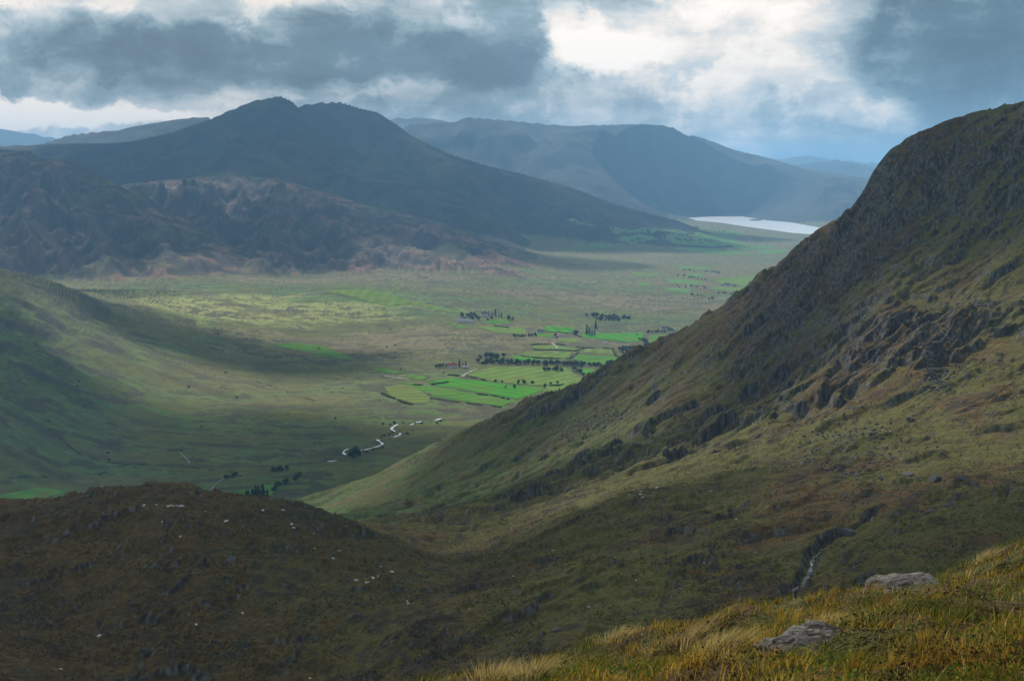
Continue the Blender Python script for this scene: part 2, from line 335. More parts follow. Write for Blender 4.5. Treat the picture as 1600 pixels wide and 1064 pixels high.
# ------------------------------------------------------------------ terrain: mesh
def build_grid(ncol=1010, nrow=1020, azmax=R(25.5)):
    nc, nr = 140, 2600
    az = np.linspace(-azmax, azmax, nc); r = np.exp(np.linspace(math.log(3.0), math.log(25000), nr))
    A, Rr = np.meshgrid(az, r, indexing='ij')
    Hb, _ = heights(np.sin(A) * Rr, np.cos(A) * Rr, False)
    el = (Hb - ZC) / Rr; dl = np.diff(el, axis=1)
    run = np.maximum.accumulate(el, axis=1)[:, :-1]
    vis = el[:, 1:] > run - 0.004
    dlr = np.diff(np.log(Rr), axis=1)
    arc = np.sqrt(np.diff(Rr, axis=1) ** 2 + np.diff(Hb, axis=1) ** 2) / Rr[:, 1:]; nr_ = (Rr[:, 1:] > 230) & (Rr[:, 1:] < 1150)
    m = np.where(vis, np.abs(dl), 0.06 * np.abs(dl)) * np.where(el[:, 1:] < -0.40, 0.10, 1) + 0.022 * dlr + 0.20 * arc * (nr_ & vis)
    for _ in range(3):
        mp = np.pad(m, ((3, 3), (0, 0)), 'edge'); m = sum(mp[i:i + nc] for i in range(7)) / 7
    kern = np.ones(25) / 25
    m = np.stack([np.convolve(np.pad(q, 12, 'edge'), kern, 'valid') for q in m])
    c = np.concatenate([np.zeros((nc, 1)), np.cumsum(m, 1)], 1); c /= c[:, -1:]
    tt = np.linspace(0, 1, nrow)
    lr = np.stack([np.interp(tt, c[i], np.log(r)) for i in range(nc)])
    azf = np.linspace(-azmax, azmax, ncol); f = (azf + azmax) / (2 * azmax) * (nc - 1); i0 = np.clip(f.astype(int), 0, nc - 2); w = (f - i0)[:, None]
    lrf = lr[i0] * (1 - w) + lr[i0 + 1] * w
    rf = np.exp(lrf); X = np.sin(azf)[:, None] * rf; Y = np.cos(azf)[:, None] * rf
    return X, Y
GX, GY = build_grid()
GZ, GI = heights(GX, GY)
def grid_normals(X, Y, Z):
    P = np.stack([X, Y, Z], -1); a = np.gradient(P, axis=0); b = np.gradient(P, axis=1)
    n = np.cross(a, b); n /= np.linalg.norm(n, axis=-1, keepdims=True) + 1e-12
    return np.where(n[..., 2:3] < 0, -n, n)
GN = grid_normals(GX, GY, GZ)

def lerp(a, b, t): return a + (b - a) * t[..., None]
def cover(x, y, z, n, idx):
    """what grows or lies where: base colour of the land, some sun and shade painted in"""
    C = np.zeros(x.shape + (3,)); c = lambda *v: np.array(v, float)
    steep = 1 - n[..., 2]
    OLIVE, YEL, STRAW, RUST, HEATH, ROCK, GREEN, BOG = c(.086, .080, .020), c(.128, .120, .030), c(.20, .165, .075), c(.105, .056, .020), c(.040, .032, .020), c(.064, .060, .056), c(.056, .100, .022), c(.135, .100, .052)
    big = fbm(x, y, 160, 4, 0.5, 101); med = fbm(x, y, 38, 5, 0.55, 103); fine = fbm(x, y, 6, 5, 0.65, 105); tiny = fbm(x, y, 1.6, 3, 0.7, 107)
    # near hillside
    k = idx == 2
    if k.any():
        X, Yy = x[k], y[k]; b, m_, f_, t_ = big[k], med[k], fine[k], tiny[k]
        o = lerp(lerp(OLIVE[None], YEL[None], sst(m_ + 0.6 * f_, -0.1, 0.45)), RUST[None] * 0.9, sst(b + 0.8 * m_ - 0.4 * f_, -0.05, 0.4) * 0.8)
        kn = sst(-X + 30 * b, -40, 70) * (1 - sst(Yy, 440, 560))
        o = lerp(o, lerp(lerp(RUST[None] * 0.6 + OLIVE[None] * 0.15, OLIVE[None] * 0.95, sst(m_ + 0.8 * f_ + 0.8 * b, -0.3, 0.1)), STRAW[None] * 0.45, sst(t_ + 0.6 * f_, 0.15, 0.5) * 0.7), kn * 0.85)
        o = lerp(o, HEATH[None], sst(f_ + 0.7 * m_ + 0.5 * t_, 0.05, 0.35) * 0.85)
        low = sst(-X - 0.3 * (Yy - 900), -150, 120) * sst(Yy, 600, 800)
        o = lerp(o, lerp(GREEN[None] * 0.9, OLIVE[None], sst(f_ + m_, -0.1, 0.4)), low * 0.8)
        st = sst(steep[k] + 0.14 * t_ + 0.08 * f_, 0.21, 0.36)
        o = lerp(o, lerp(ROCK[None] * 0.6, ROCK[None] * 1.7, sst(t_ + 0.5 * f_, -0.25, 0.4)), st * 0.9)
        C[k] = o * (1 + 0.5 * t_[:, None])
    k = idx == 1
    if k.any(): C[k] = lerp(c(.05, .032, .012)[None], c(.045, .045, .012)[None], sst(fbm(x[k], y[k], 1.5, 3, .5, 109), -.2, .2))
    # valley floor and the left hill
    k = idx == 0
    if k.any():
        X, Yy, Z = x[k], y[k], z[k]
        l = fbm(X * 0.55, Yy, 420, 5, 0.55, 111); s_ = fbm(X * 0.5, Yy, 110, 5, 0.6, 113); q = fbm(X * 0.6, Yy, 26, 5, 0.6, 115)
        o = lerp(lerp(OLIVE[None] * 1.0, BOG[None], sst(l + 0.7 * s_, -0.08, 0.2)), YEL[None] * 1.25, sst(s_ + 0.4 * q - 0.3 * l, -0.05, 0.35) * 0.8)
        o = lerp(o, GREEN[None] * 1.1, sst(-l + 0.8 * s_, 0.08, 0.32) * 0.75)
        near = 1 - sst(Yy, 1500, 2300)
        o = lerp(o, lerp(lerp(OLIVE[None], GREEN[None] * 1.15, sst(s_, -0.25, 0.2)), BOG[None] * 0.8, sst(s_ * 0.6 - l + 0.4 * q, 0.1, 0.4)), near * 0.7)
        straw = np.exp(-((X + 480) / 420) ** 2 - ((Yy - 2480) / 330) ** 2)  # pool of sunlight on the moor, painted into its colour in a straw tone
        o = lerp(o, c(.27, .25, .085)[None], sst(straw + 0.7 * s_ + 0.3 * q, 0.40, 0.95) * 0.85)
        o = lerp(o, HEATH[None] * 1.1, sst(1.3 * q + 0.8 * s_, 0.12, 0.42) * 0.9)
        bd = ridged(X * 0.35 + 0.2 * Yy, Yy, 120, 3, 0.5, 117); o = lerp(o, HEATH[None] * 1.2, sst(bd, 0.62, 0.8) * 0.55)
        far = sst(Yy, 3000, 4200)
        o = lerp(o, lerp(BOG[None], OLIVE[None] * 1.3, sst(s_, -0.2, 0.3)), far * 0.6)
        o = lerp(o, ROCK[None] * 0.7, sst(steep[k] + 0.06 * q, 0.10, 0.22) * sst(Z, 15, 50) * 0.75)
        q2 = fbm(X * 0.6, Yy, 11, 3, 0.6, 119); C[k] = o * np.clip(1.25 + 0.6 * q + 0.22 * q2, 0.35, 2.2)[:, None] * c(.93, 1.05, .92)
    for j in range(3, len(NAMES)):
        k = idx == j
        if not k.any(): continue
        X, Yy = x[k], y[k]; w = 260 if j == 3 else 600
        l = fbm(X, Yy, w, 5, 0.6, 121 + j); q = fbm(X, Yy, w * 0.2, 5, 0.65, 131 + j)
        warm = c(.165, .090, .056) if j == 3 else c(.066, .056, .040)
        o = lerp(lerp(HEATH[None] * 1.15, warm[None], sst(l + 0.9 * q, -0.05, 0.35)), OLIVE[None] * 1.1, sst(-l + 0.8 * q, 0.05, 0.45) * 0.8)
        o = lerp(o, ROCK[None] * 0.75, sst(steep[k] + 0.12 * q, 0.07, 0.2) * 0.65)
        C[k] = o * np.clip(1 + 0.6 * q[:, None], .3, 2) * (c(1, 1, 1) if j == 3 else c(.58, .64, .74))  # farther ranges: shade and blue haze painted into the colour
    return np.clip(C, 0.006, 0.6)
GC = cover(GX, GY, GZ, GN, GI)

def terrain_material():
    m = bpy.data.materials.new('moorland'); m.use_nodes = True; g = NT(m.node_tree); bs = g.n['Principled BSDF']
    at = g.node('ShaderNodeAttribute', attribute_name='cover')
    pos = g.node('ShaderNodeNewGeometry').outputs['Position']
    n1 = g.noise(pos, 0.9, 5, 0.7); n2 = g.noise(pos, 0.12, 6, 0.65)
    k = g.m('MULTIPLY', g.m('ADD', 0.35, g.m('MULTIPLY', n1, 1.3)), g.m('ADD', 0.5, n2))
    cc = g.vm('SCALE', at.outputs['Color']); g.l.new(k, g.n[-1].inputs['Scale'])
    g.l.new(cc, bs.inputs['Base Color']); bs.inputs['Roughness'].default_value = 0.95; bs.inputs['Specular IOR Level'].default_value = 0.1
    bp = g.node('ShaderNodeBump'); bp.inputs['Strength'].default_value = 0.7; bp.inputs['Distance'].default_value = 0.6
    g.l.new(g.m('ADD', n1, g.m('MULTIPLY', n2, 3.0)), bp.inputs['Height']); g.l.new(bp.outputs[0], bs.inputs['Normal'])
    return m
M_TER = terrain_material()

def np_mesh(name, verts, faces_flat, nper, mat, attr=None, smooth=True, normals=None):
    """one mesh from arrays; faces_flat holds nper vertex indices per face"""
    me = bpy.data.meshes.new(name); nv = len(verts); nf = len(faces_flat) // nper
    me.vertices.add(nv); me.vertices.foreach_set('co', np.asarray(verts, np.float32).ravel())
    me.loops.add(nf * nper); me.loops.foreach_set('vertex_index', np.asarray(faces_flat, np.int32).ravel())
    me.polygons.add(nf); me.polygons.foreach_set('loop_start', np.arange(0, nf * nper, nper, dtype=np.int32))
    try: me.polygons.foreach_set('loop_total', np.full(nf, nper, np.int32))
    except Exception: pass
    me.update(calc_edges=True)
    me.polygons.foreach_set('use_smooth', np.full(nf, smooth, bool))
    if attr is not None:
        a = me.attributes.new('cover', 'FLOAT_COLOR', 'POINT')
        a.data.foreach_set('color', np.concatenate([attr, np.ones((nv, 1))], 1).astype(np.float32).ravel())
    me.materials.append(mat)
    if normals is not None: me.normals_split_custom_set_from_vertices(np.asarray(normals, np.float32))
    return me
def link(name, me, parent=None, **props):
    o = bpy.data.objects.new(name, me); col.objects.link(o); o.parent = parent
    for k, v in props.items(): o[k] = v
    return o
def build_terrain():
    nc, nr = GX.shape; q = np.arange(nc * nr).reshape(nc, nr)
    quads = np.stack([q[:-1, :-1], q[1:, :-1], q[1:, 1:], q[:-1, 1:]], -1).reshape(-1, 4)
    fi = np.minimum.reduce([GI.ravel()[quads[:, i]] for i in range(4)])
    P = np.stack([GX, GY, GZ], -1).reshape(-1, 3); N = GN.reshape(-1, 3); Cc = GC.reshape(-1, 3)
    # the knoll is a hill of its own in front of the spur
    cx = P[quads[:, 0], 0]; cy = P[quads[:, 0], 1]
    knoll = (fi == 2) & (cx < 10 - 0.15 * (cy - 350)) & (cy < 700)
    groups = [(n, (fi == i) & ~knoll) for i, n in enumerate(NAMES)] + [('knoll', knoll)]
    for nm, mk in groups:
        f = quads[mk]
        if not len(f): continue
        u, inv = np.unique(f.ravel(), return_inverse=True)
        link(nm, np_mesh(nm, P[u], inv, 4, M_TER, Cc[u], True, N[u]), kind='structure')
build_terrain()
# ------------------------------------------------------------------ materials for things
def simple_mat(name, colr, rough=0.8, var=0.35, scale=1.0, bump=0.3, spec=0.25, bdist=0.05):
    m = bpy.data.materials.new(name); m.use_nodes = True; g = NT(m.node_tree); bs = g.n['Principled BSDF']
    oc = g.node('ShaderNodeTexCoord').outputs['Object']; n = g.noise(oc, scale, 6, 0.65)
    k = g.m('ADD', 1 - var, g.m('MULTIPLY', n, 2 * var))
    cc = g.vm('SCALE', (*colr,)); g.l.new(k, g.n[-1].inputs['Scale'])
    g.l.new(cc, bs.inputs['Base Color']); bs.inputs['Roughness'].default_value = rough; bs.inputs['Specular IOR Level'].default_value = spec
    b = g.node('ShaderNodeBump'); b.inputs['Strength'].default_value = bump; b.inputs['Distance'].default_value = bdist
    g.l.new(n, b.inputs['Height']); g.l.new(b.outputs[0], bs.inputs['Normal'])
    return m
def leaf_mat(name, colr, trans=0.25, attr=False, var=0.5, scale=0.6):
    m = bpy.data.materials.new(name); m.use_nodes = True; g = NT(m.node_tree); g.n.clear()
    out = g.node('ShaderNodeOutputMaterial'); d = g.node('ShaderNodeBsdfDiffuse'); t = g.node('ShaderNodeBsdfTranslucent'); mx = g.node('ShaderNodeMixShader')
    if attr: c = g.node('ShaderNodeAttribute', attribute_name='cover').outputs['Color']
    else:
        n = g.noise(g.node('ShaderNodeTexCoord').outputs['Object'], scale, 3, 0.6)
        rnd = g.node('ShaderNodeObjectInfo').outputs['Random']
        k = g.m('MULTIPLY', g.m('ADD', 1 - var, g.m('MULTIPLY', n, 2 * var)), g.m('ADD', 0.75, g.m('MULTIPLY', rnd, 0.5)))
        c = g.vm('SCALE', (*colr,)); g.l.new(k, g.n[-1].inputs['Scale'])
    g.l.new(c, d.inputs[0]); g.l.new(c, t.inputs[0]); mx.inputs[0].default_value = trans
    g.l.new(d.outputs[0], mx.inputs[1]); g.l.new(t.outputs[0], mx.inputs[2]); g.l.new(mx.outputs[0], out.inputs[0])
    return m
def water_mat(name, colr, rough, foam=0.0, bump=0.4, scale=0.5):
    m = bpy.data.materials.new(name); m.use_nodes = True; g = NT(m.node_tree); bs = g.n['Principled BSDF']
    pos = g.node('ShaderNodeNewGeometry').outputs['Position']; n = g.noise(pos, scale, 5, 0.6)
    f = g.smooth(g.noise(pos, 1.3, 4, 0.6), 0.62 - 0.25 * foam, 0.72 - 0.2 * foam) if foam else 0.0
    c = g.mix(f, (*colr, 1), (0.75, 0.78, 0.8, 1)); g.l.new(c, bs.inputs['Base Color'])
    bs.inputs['Roughness'].default_value = rough; bs.inputs['Specular IOR Level'].default_value = 0.5; bs.inputs['IOR'].default_value = 1.33
    b = g.node('ShaderNodeBump'); b.inputs['Strength'].default_value = bump; b.inputs['Distance'].default_value = 0.15
    g.l.new(n, b.inputs['Height']); g.l.new(b.outputs[0], bs.inputs['Normal'])
    return m
M_FIELD = leaf_mat('pasture', (0, 0, 0), 0.0, True)
M_LEAF = leaf_mat('broad_leaves', (.055, .080, .034)); M_CON = leaf_mat('conifer_needles', (.034, .056, .030), 0.1); M_HEDGE = leaf_mat('hedge_leaves', (.045, .062, .028))
M_BARK = simple_mat('bark', (.07, .055, .042), 0.9, 0.4, 3, 0.5)
M_ROCK = simple_mat('grey_rock', (.12, .113, .112), 0.9, 0.75, 6.0, 1.0, 0.15, 0.06); M_PALE = simple_mat('pale_quartz_rock', (.48, .46, .45), 0.85, 0.35, 2.0, 0.6)
M_DARK = simple_mat('dark_rock', (.075, .075, .08), 0.9, 0.5, 1.2, 0.8); M_SCREE = simple_mat('scree_stone', (.085, .085, .09), 0.9, 0.5, 0.4, 0.5)
M_WALL = simple_mat('white_render', (.72, .70, .66), 0.8, 0.1, 1.5, 0.1); M_PINK = simple_mat('pink_render', (.62, .42, .38), 0.8, 0.1, 1.5, 0.1)
M_SLATE = simple_mat('slate_roof', (.14, .14, .15), 0.6, 0.25, 1.5, 0.3); M_RED = simple_mat('red_roof', (.42, .09, .06), 0.6, 0.2, 1.5, 0.3); M_TIN = simple_mat('pale_tin_roof', (.52, .47, .45), 0.5, 0.15, 1.5, 0.2)
M_GLASS = simple_mat('window_glass', (.03, .035, .04), 0.1, 0.1, 1, 0.0, 0.6); M_DOOR = simple_mat('painted_door', (.16, .06, .04), 0.5, 0.1, 2, 0.1)
M_LAKE = water_mat('lake_water', (.75, .77, .80), 0.30, 0, 0.5, 0.03); M_RIVER = water_mat('river_water', (.75, .78, .8), 0.25, 0.0, 0.4, 0.4); M_BURN = water_mat('burn_water', (.02, .025, .03), 0.25, 0.22, 0.8, 2.0)
for m_ in (M_LAKE, M_RIVER): m_.node_tree.nodes['Principled BSDF'].inputs['Metallic'].default_value = 0.6     # pale metallic base stands in for the bright sky's reflection
M_TRACK = simple_mat('pale_gravel', (.36, .33, .29), 0.95, 0.3, 0.3, 0.3)

# ------------------------------------------------------------------ fields, water and tracks
from mathutils.geometry import delaunay_2d_cdt
def drape(name, poly, mat, step, off, colr=None, flat=None, seed=0, **props):
    poly = np.array(poly, float); P = []
    for i in range(len(poly)):
        a, b = poly[i], poly[(i + 1) % len(poly)]; k = max(1, int(np.hypot(*(b - a)) / step))
        for j in range(k): P.append(a + (b - a) * j / k)
    nb_ = len(P); x0, y0 = poly.min(0); x1, y1 = poly.max(0)
    gx, gy = np.meshgrid(np.arange(x0, x1, step), np.arange(y0, y1, step)); q = np.stack([gx.ravel(), gy.ravel()], -1) + RNG.uniform(-.2, .2, (gx.size, 2)) * step
    q = q[inside(q[:, 0], q[:, 1], poly)]
    if len(q): q = q[seg_dist(q[:, 0], q[:, 1], list(poly) + [poly[0]]) > step * 0.45]
    V = np.concatenate([np.array(P), q]); ctr = V.mean(0)
    vo, ed, fa, *_ = delaunay_2d_cdt([Vector(v - ctr) for v in V], [], [list(range(nb_))], 1, 1e-4)
    xy = np.array([tuple(v) for v in vo]) + ctr
    z = (heights(xy[:, 0], xy[:, 1])[0] + off) if flat is None else np.full(len(xy), flat)
    tri = np.array([f for f in fa if len(f) == 3], int)
    e1 = xy[tri[:, 1]] - xy[tri[:, 0]]; e2 = xy[tri[:, 2]] - xy[tri[:, 0]]
    sw = (e1[:, 0] * e2[:, 1] - e1[:, 1] * e2[:, 0]) < 0; tri[sw] = tri[sw][:, ::-1]
    at = None
    if colr is not None:
        n = fbm(xy[:, 0], xy[:, 1], 55, 4, 0.6, 141 + seed); n2 = fbm(xy[:, 0] * 0.3, xy[:, 1], 14, 3, 0.6, 151 + seed)
        at = np.array(colr)[None] * (1 + 0.28 * n + 0.22 * n2)[:, None]
        th = seed * 1.7; at = at * (1 + 0.14 * np.sin((xy[:, 0] * math.cos(th) + xy[:, 1] * math.sin(th)) / 3.3))[:, None]; at = lerp(at, np.array([.13, .120, .04])[None], sst(n + 0.8 * n2, 0.10, 0.5) * 0.65)
    return link(name, np_mesh(name, np.concatenate([xy, z[:, None]], 1), tri.ravel(), 3, mat, at), **props)
BR, MD, PL, YG, FR = (.070, .245, .026), (.095, .210, .036), (.145, .225, .052), (.150, .205, .055), (.125, .240, .070)
FIELDS = [
 (PL, [(508, 458), (550, 453.5), (581, 455), (637, 467), (725, 488), (712, 489.5), (640, 474.5), (606, 478), (556, 467)]), (MD, [(427, 536), (466, 536), (506, 542), (556, 563), (522, 560), (478, 550), (434, 542)]),
 (MD, [(581, 574), (603, 577), (637, 583), (615, 583.5), (587, 580)]), (YG, [(600, 605), (647, 603), (672, 621), (669, 630), (644, 630), (612, 621)]), (YG, [(576, 607), (600, 616.5), (606, 619.5), (594, 613)]),
 (MD, [(619, 596), (650, 601), (680, 604), (740, 612), (806, 626), (784, 635), (744, 628), (681, 619.5), (655, 609)]), (BR, [(666, 596), (712, 591), (760, 596), (850, 606), (845, 612), (807, 624), (740, 610), (682, 602)]),
 (PL, [(726, 585), (772, 572), (836, 573), (881, 574), (905, 589), (875, 604), (831, 602), (766, 594)]), (BR, [(801, 556), (822, 555), (844, 563), (840, 565), (803, 561)]), (PL, [(822, 549), (892, 550), (890, 559), (857, 560.5), (816, 556)]),
 (PL, [(831, 540), (862, 539), (906, 546), (897, 548.5), (836, 544.5)]), (YG, [(914, 544), (956, 545), (958, 553), (910, 551)]), (MD, [(903, 554), (969, 557), (951, 569), (919, 567), (895, 561)]),
 (BR, [(853, 509), (897, 511), (892, 519), (866, 519.5), (850, 516)]), (MD, [(833, 519), (866, 522), (864, 528), (836, 525)]), (BR, [(910, 519), (956, 520), (1006, 518), (1002, 532), (980, 534), (910, 526)]),
 (MD, [(1013, 524), (1039, 522), (1040, 532), (1017, 534)]), (BR, [(1041, 513), (1062, 514), (1058, 521), (1046, 520)]), (BR, [(908, 576), (930, 578), (919, 585), (904, 582)]),
 (PL, [(742, 510), (820, 512), (822, 523), (774, 519)]), (MD, [(757, 501), (790, 499), (800, 506), (760, 507)]), (MD, [(700, 505), (722, 508), (736, 514), (715, 513)]),
 (FR, [(881, 356), (925, 359), (931, 367), (903, 364)]), (FR, [(950, 367), (1012, 364), (1006, 373), (962, 375)]), (FR, [(1031, 375), (1144, 373), (1169, 384), (1112, 387), (1050, 383)]),
 (FR, [(1050, 388), (1137, 391), (1175, 397), (1128, 398.5), (1056, 392)]), (FR, [(1112, 359), (1162, 361), (1159, 367), (1115, 364)]), (FR, [(1069, 428), (1094, 427), (1100, 432), (1081, 434)]),
 (PL, [(1116, 437), (1175, 431), (1190, 434), (1169, 447), (1128, 445)]), (PL, [(1109, 448), (1166, 450), (1156, 456), (1112, 453)]), (FR, [(1034, 450), (1081, 453), (1075, 459), (1044, 455)]), (FR, [(994, 442), (1019, 444), (1012, 449), (998, 447)]),
 (PL, [(850, 604), (905, 590), (925, 592), (880, 612), (848, 612)]), (PL, [(880, 528), (905, 530), (900, 536), (872, 534)]), (FR, [(960, 377), (1010, 376), (1030, 381), (975, 382)]), (FR, [(1140, 385), (1200, 382), (1215, 388), (1160, 392)]),
 (FR, [(1012, 366), (1060, 362), (1075, 367), (1018, 371)]), (FR, [(1085, 367), (1140, 368), (1150, 372), (1090, 373)]), (FR, [(1180, 392), (1230, 390), (1225, 396), (1185, 398)]), (FR, [(925, 380), (960, 384), (950, 388), (920, 385)]), (PL, [(985, 425), (1030, 428), (1020, 433), (990, 430)]),
 (FR, [(1040, 436), (1100, 440), (1090, 446), (1045, 442)]), (PL, [(1190, 432), (1215, 428), (1210, 436), (1185, 440)]), (FR, [(1060, 415), (1110, 418), (1100, 422), (1065, 420)]), (MD, [(640, 585), (668, 589), (660, 594), (636, 590)]),
 (MD, [(365, 768), (405, 764), (440, 752), (425, 775), (395, 785)]), (MD, [(880, 385), (930, 388), (935, 393), (890, 391)]), (MD, [(0, 775), (60, 765), (110, 768), (60, 785), (0, 805)]),
]
fxy = pick([p for _, pl in FIELDS for p in pl]); k0 = 0
for i, (c, pl) in enumerate(FIELDS):
    q = fxy[k0:k0 + len(pl), :2]; k0 += len(pl)
    st = max(4.0, np.hypot(*(q.max(0) - q.min(0))) / 70)
    drape('field', q, M_FIELD, st, 0.45, c, seed=i, kind='structure')
drape('lake', LAKE_XY + (LAKE_XY - LAKE_XY.mean(0)) * 0.012, M_LAKE, 120, 0, None, 0.15, kind='structure')
tarn = pick([(78, 450.5), (90, 450), (92, 453), (82, 453.5)], 2300)[:, :2]; drape('tarn', tarn, M_LAKE, 30, 0.9, kind='structure')

def ribbon_verts(pts, width, off):
    pts = np.array(pts, float); P = [pts[0]]
    for a, b in zip(pts[:-1], pts[1:]):
        k = max(1, int(np.hypot(*(b - a)[:2]) / (width * 1.2)))
        for j in range(1, k + 1): P.append(a + (b - a) * j / k)
    P = np.array(P); 
    for _ in range(2): P[1:-1] = 0.25 * P[:-2] + 0.5 * P[1:-1] + 0.25 * P[2:]
    d = np.gradient(P[:, :2], axis=0); d /= np.linalg.norm(d, axis=1, keepdims=True) + 1e-9; nn = np.stack([-d[:, 1], d[:, 0]], -1)
    w = width * (0.5 + 0.22 * np.sin(np.arange(len(P)) * 0.9) + 0.1 * RNG.standard_normal(len(P))); w[0] *= 0.3; w[-1] *= 0.3
    z = heights(P[:, 0], P[:, 1])[0] + off; z = np.convolve(np.pad(z, 1, 'edge'), [.25, .5, .25], 'valid')
    L = np.concatenate([P[:, :2] + nn * w[:, None], z[:, None]], 1); Rr = np.concatenate([P[:, :2] - nn * w[:, None], z[:, None]], 1)
    n = len(P); V = np.concatenate([L, Rr]); i = np.arange(n - 1); return V, np.stack([i + n, i + n + 1, i + 1, i], -1)
def ribbons(name, lines, width, off, mat, y0=1100, y1=9500, **props):
    Vs, Fs, o = [], [], 0
    for ln in lines:
        p = pick(ln, y0, y1) if len(ln[0]) == 2 else np.array(ln); V, f = ribbon_verts(p, width, off); Vs.append(V); Fs.append(f + o); o += len(V)
    return link(name, np_mesh(name, np.concatenate(Vs), np.concatenate(Fs).ravel(), 4, mat), **props)
ribbons('river', [[(690, 655), (678, 657)], [(660, 660), (653, 661.5), (644, 665.5), (640, 666.5)], [(622, 664.5), (614, 669), (611, 673), (617, 677)], [(626, 678.5), (624, 683), (615, 686.5)],
                  [(589, 688.5), (594, 693), (599, 696), (590, 700.5), (575, 704.5), (558, 707)], [(545, 704), (538, 707), (536, 711), (541, 713)], [(527, 721.5), (510, 723)]], 2.0, 0.5, M_RIVER, kind='structure')
ribbons('stream', [[(440, 735), (405, 738), (375, 742), (352, 748), (338, 757), (328, 770)], [(362, 742), (372, 744)]], 1.3, 0.5, M_BURN, kind='structure')
ribbons('hill_burn', [b1], 0.75, 0.3, M_BURN, kind='structure')
ribbons('track', [[(862, 535), (868, 541), (871, 545)], [(722, 588), (728, 583), (745, 576)], [(600, 588), (620, 590), (640, 593)], [(940, 534), (960, 537), (985, 538)]], 2.6, 0.6, M_TRACK, kind='structure')

ORD = 'leftmost second third fourth fifth sixth seventh eighth ninth tenth eleventh twelfth thirteenth fourteenth'.split()
def ordinals(lab, pts, most=14):
    """labels that count from the left where the things of one group can be counted"""
    n = len(pts)
    if n == 1: return [lab]
    o = sorted(range(n), key=lambda i: pts[i][0] / pts[i][1]); out = [''] * n
    if n > most:
        for r, i in enumerate(o): out[i] = lab + (', left part', ', middle part', ', right part')[3 * r // n]
        return out
    for r, i in enumerate(o): out[i] = lab + (', leftmost of its group' if r == 0 else ', rightmost of its group' if r == n - 1 else ', %s from left' % ORD[r])
    return out
# ------------------------------------------------------------------ trees, hedges and bushes
def cards(pts, nrm, size, aspect=1.0):
    n = len(pts); a = RNG.standard_normal((n, 3)); a -= (a * nrm).sum(1, keepdims=True) * nrm; a /= np.linalg.norm(a, axis=1, keepdims=True) + 1e-9; b = np.cross(nrm, a)
    s = (size * RNG.uniform(0.6, 1.3, n))[:, None]
    V = np.stack([pts - a * s, pts + b * s * aspect * 0.6, pts + a * s, pts - b * s * aspect * 0.6], 1).reshape(-1, 3)
    return V, np.arange(4 * n)
def unit(n):
    v = RNG.standard_normal((n, 3)); return v / np.linalg.norm(v, axis=1, keepdims=True)
def lobes_mesh(name, lobes, per, size, mat):
    Vs = []
    for (c, r) in lobes:
        d = unit(per); p = np.array(c) + d * np.array(r) * (RNG.uniform(0.45, 1.05, per) ** 0.5)[:, None]
        n = d + 0.7 * unit(per); n /= np.linalg.norm(n, axis=1, keepdims=True); Vs.append(cards(p, n, size)[0])
    V = np.concatenate(Vs); return np_mesh(name, V, np.arange(len(V)), 4, mat, smooth=False)
def trunk_mesh(name, h, r, limbs):
    V, Fc = [], []
    def tube(p0, p1, r0, r1, n=6):
        p0, p1 = np.array(p0, float), np.array(p1, float); d = p1 - p0; d /= np.linalg.norm(d); a = np.cross(d, [0.3, 0.9, 0.1]); a /= np.linalg.norm(a); b = np.cross(d, a); o = len(V)
        for p, rr in ((p0, r0), (p1, r1)):
            for i in range(n): t = 2 * math.pi * i / n; V.append(p + rr * (a * math.cos(t) + b * math.sin(t)))
        for i in range(n): Fc.extend([o + i, o + (i + 1) % n, o + n + (i + 1) % n, o + n + i])
    tube((0, 0, -0.5), (0.1, 0, h * 0.5), r, r * 0.7); tube((0.1, 0, h * 0.5), (0, 0.1, h * 0.9), r * 0.7, r * 0.2)
    for _ in range(limbs):
        t = random.uniform(0, 6.28); z = h * random.uniform(0.3, 0.55); tube((0.05, 0, z), (math.cos(t) * h * .28, math.sin(t) * h * .28, z + h * .28), r * 0.5, r * 0.12, 5)
    return np_mesh(name, V, Fc, 4, M_BARK)
PROTO = {'broad': [], 'conifer': [], 'bush': []}
for k in range(4):
    h = 9.0; L = [((RNG.uniform(-1.9, 1.9), RNG.uniform(-1.9, 1.9), h * RNG.uniform(0.26, 0.76)), (RNG.uniform(1.7, 2.7), RNG.uniform(1.7, 2.7), RNG.uniform(1.3, 2.2))) for _ in range(9)]
    PROTO['broad'].append((trunk_mesh('trunk', h, 0.32, 4), lobes_mesh('crown', L, 60, 0.62, M_LEAF)))
for k in range(3):
    h = 14.0; L = [((RNG.uniform(-.25, .25), RNG.uniform(-.25, .25), z), (2.7 * (1 - z / h) ** 0.8 + 0.3,) * 2 + (1.0,)) for z in np.linspace(2.2, h - 0.6, 9)]
    PROTO['conifer'].append((trunk_mesh('trunk', h, 0.28, 0), lobes_mesh('crown', L, 58, 0.6, M_CON)))
for k in range(3):
    L = [((RNG.uniform(-1.1, 1.1), RNG.uniform(-1.1, 1.1), RNG.uniform(0.5, 1.5)), (RNG.uniform(.8, 1.4), RNG.uniform(.8, 1.4), RNG.uniform(.7, 1.2))) for _ in range(5)]
    PROTO['bush'].append((None, lobes_mesh('bush', L, 45, 0.42, M_HEDGE)))
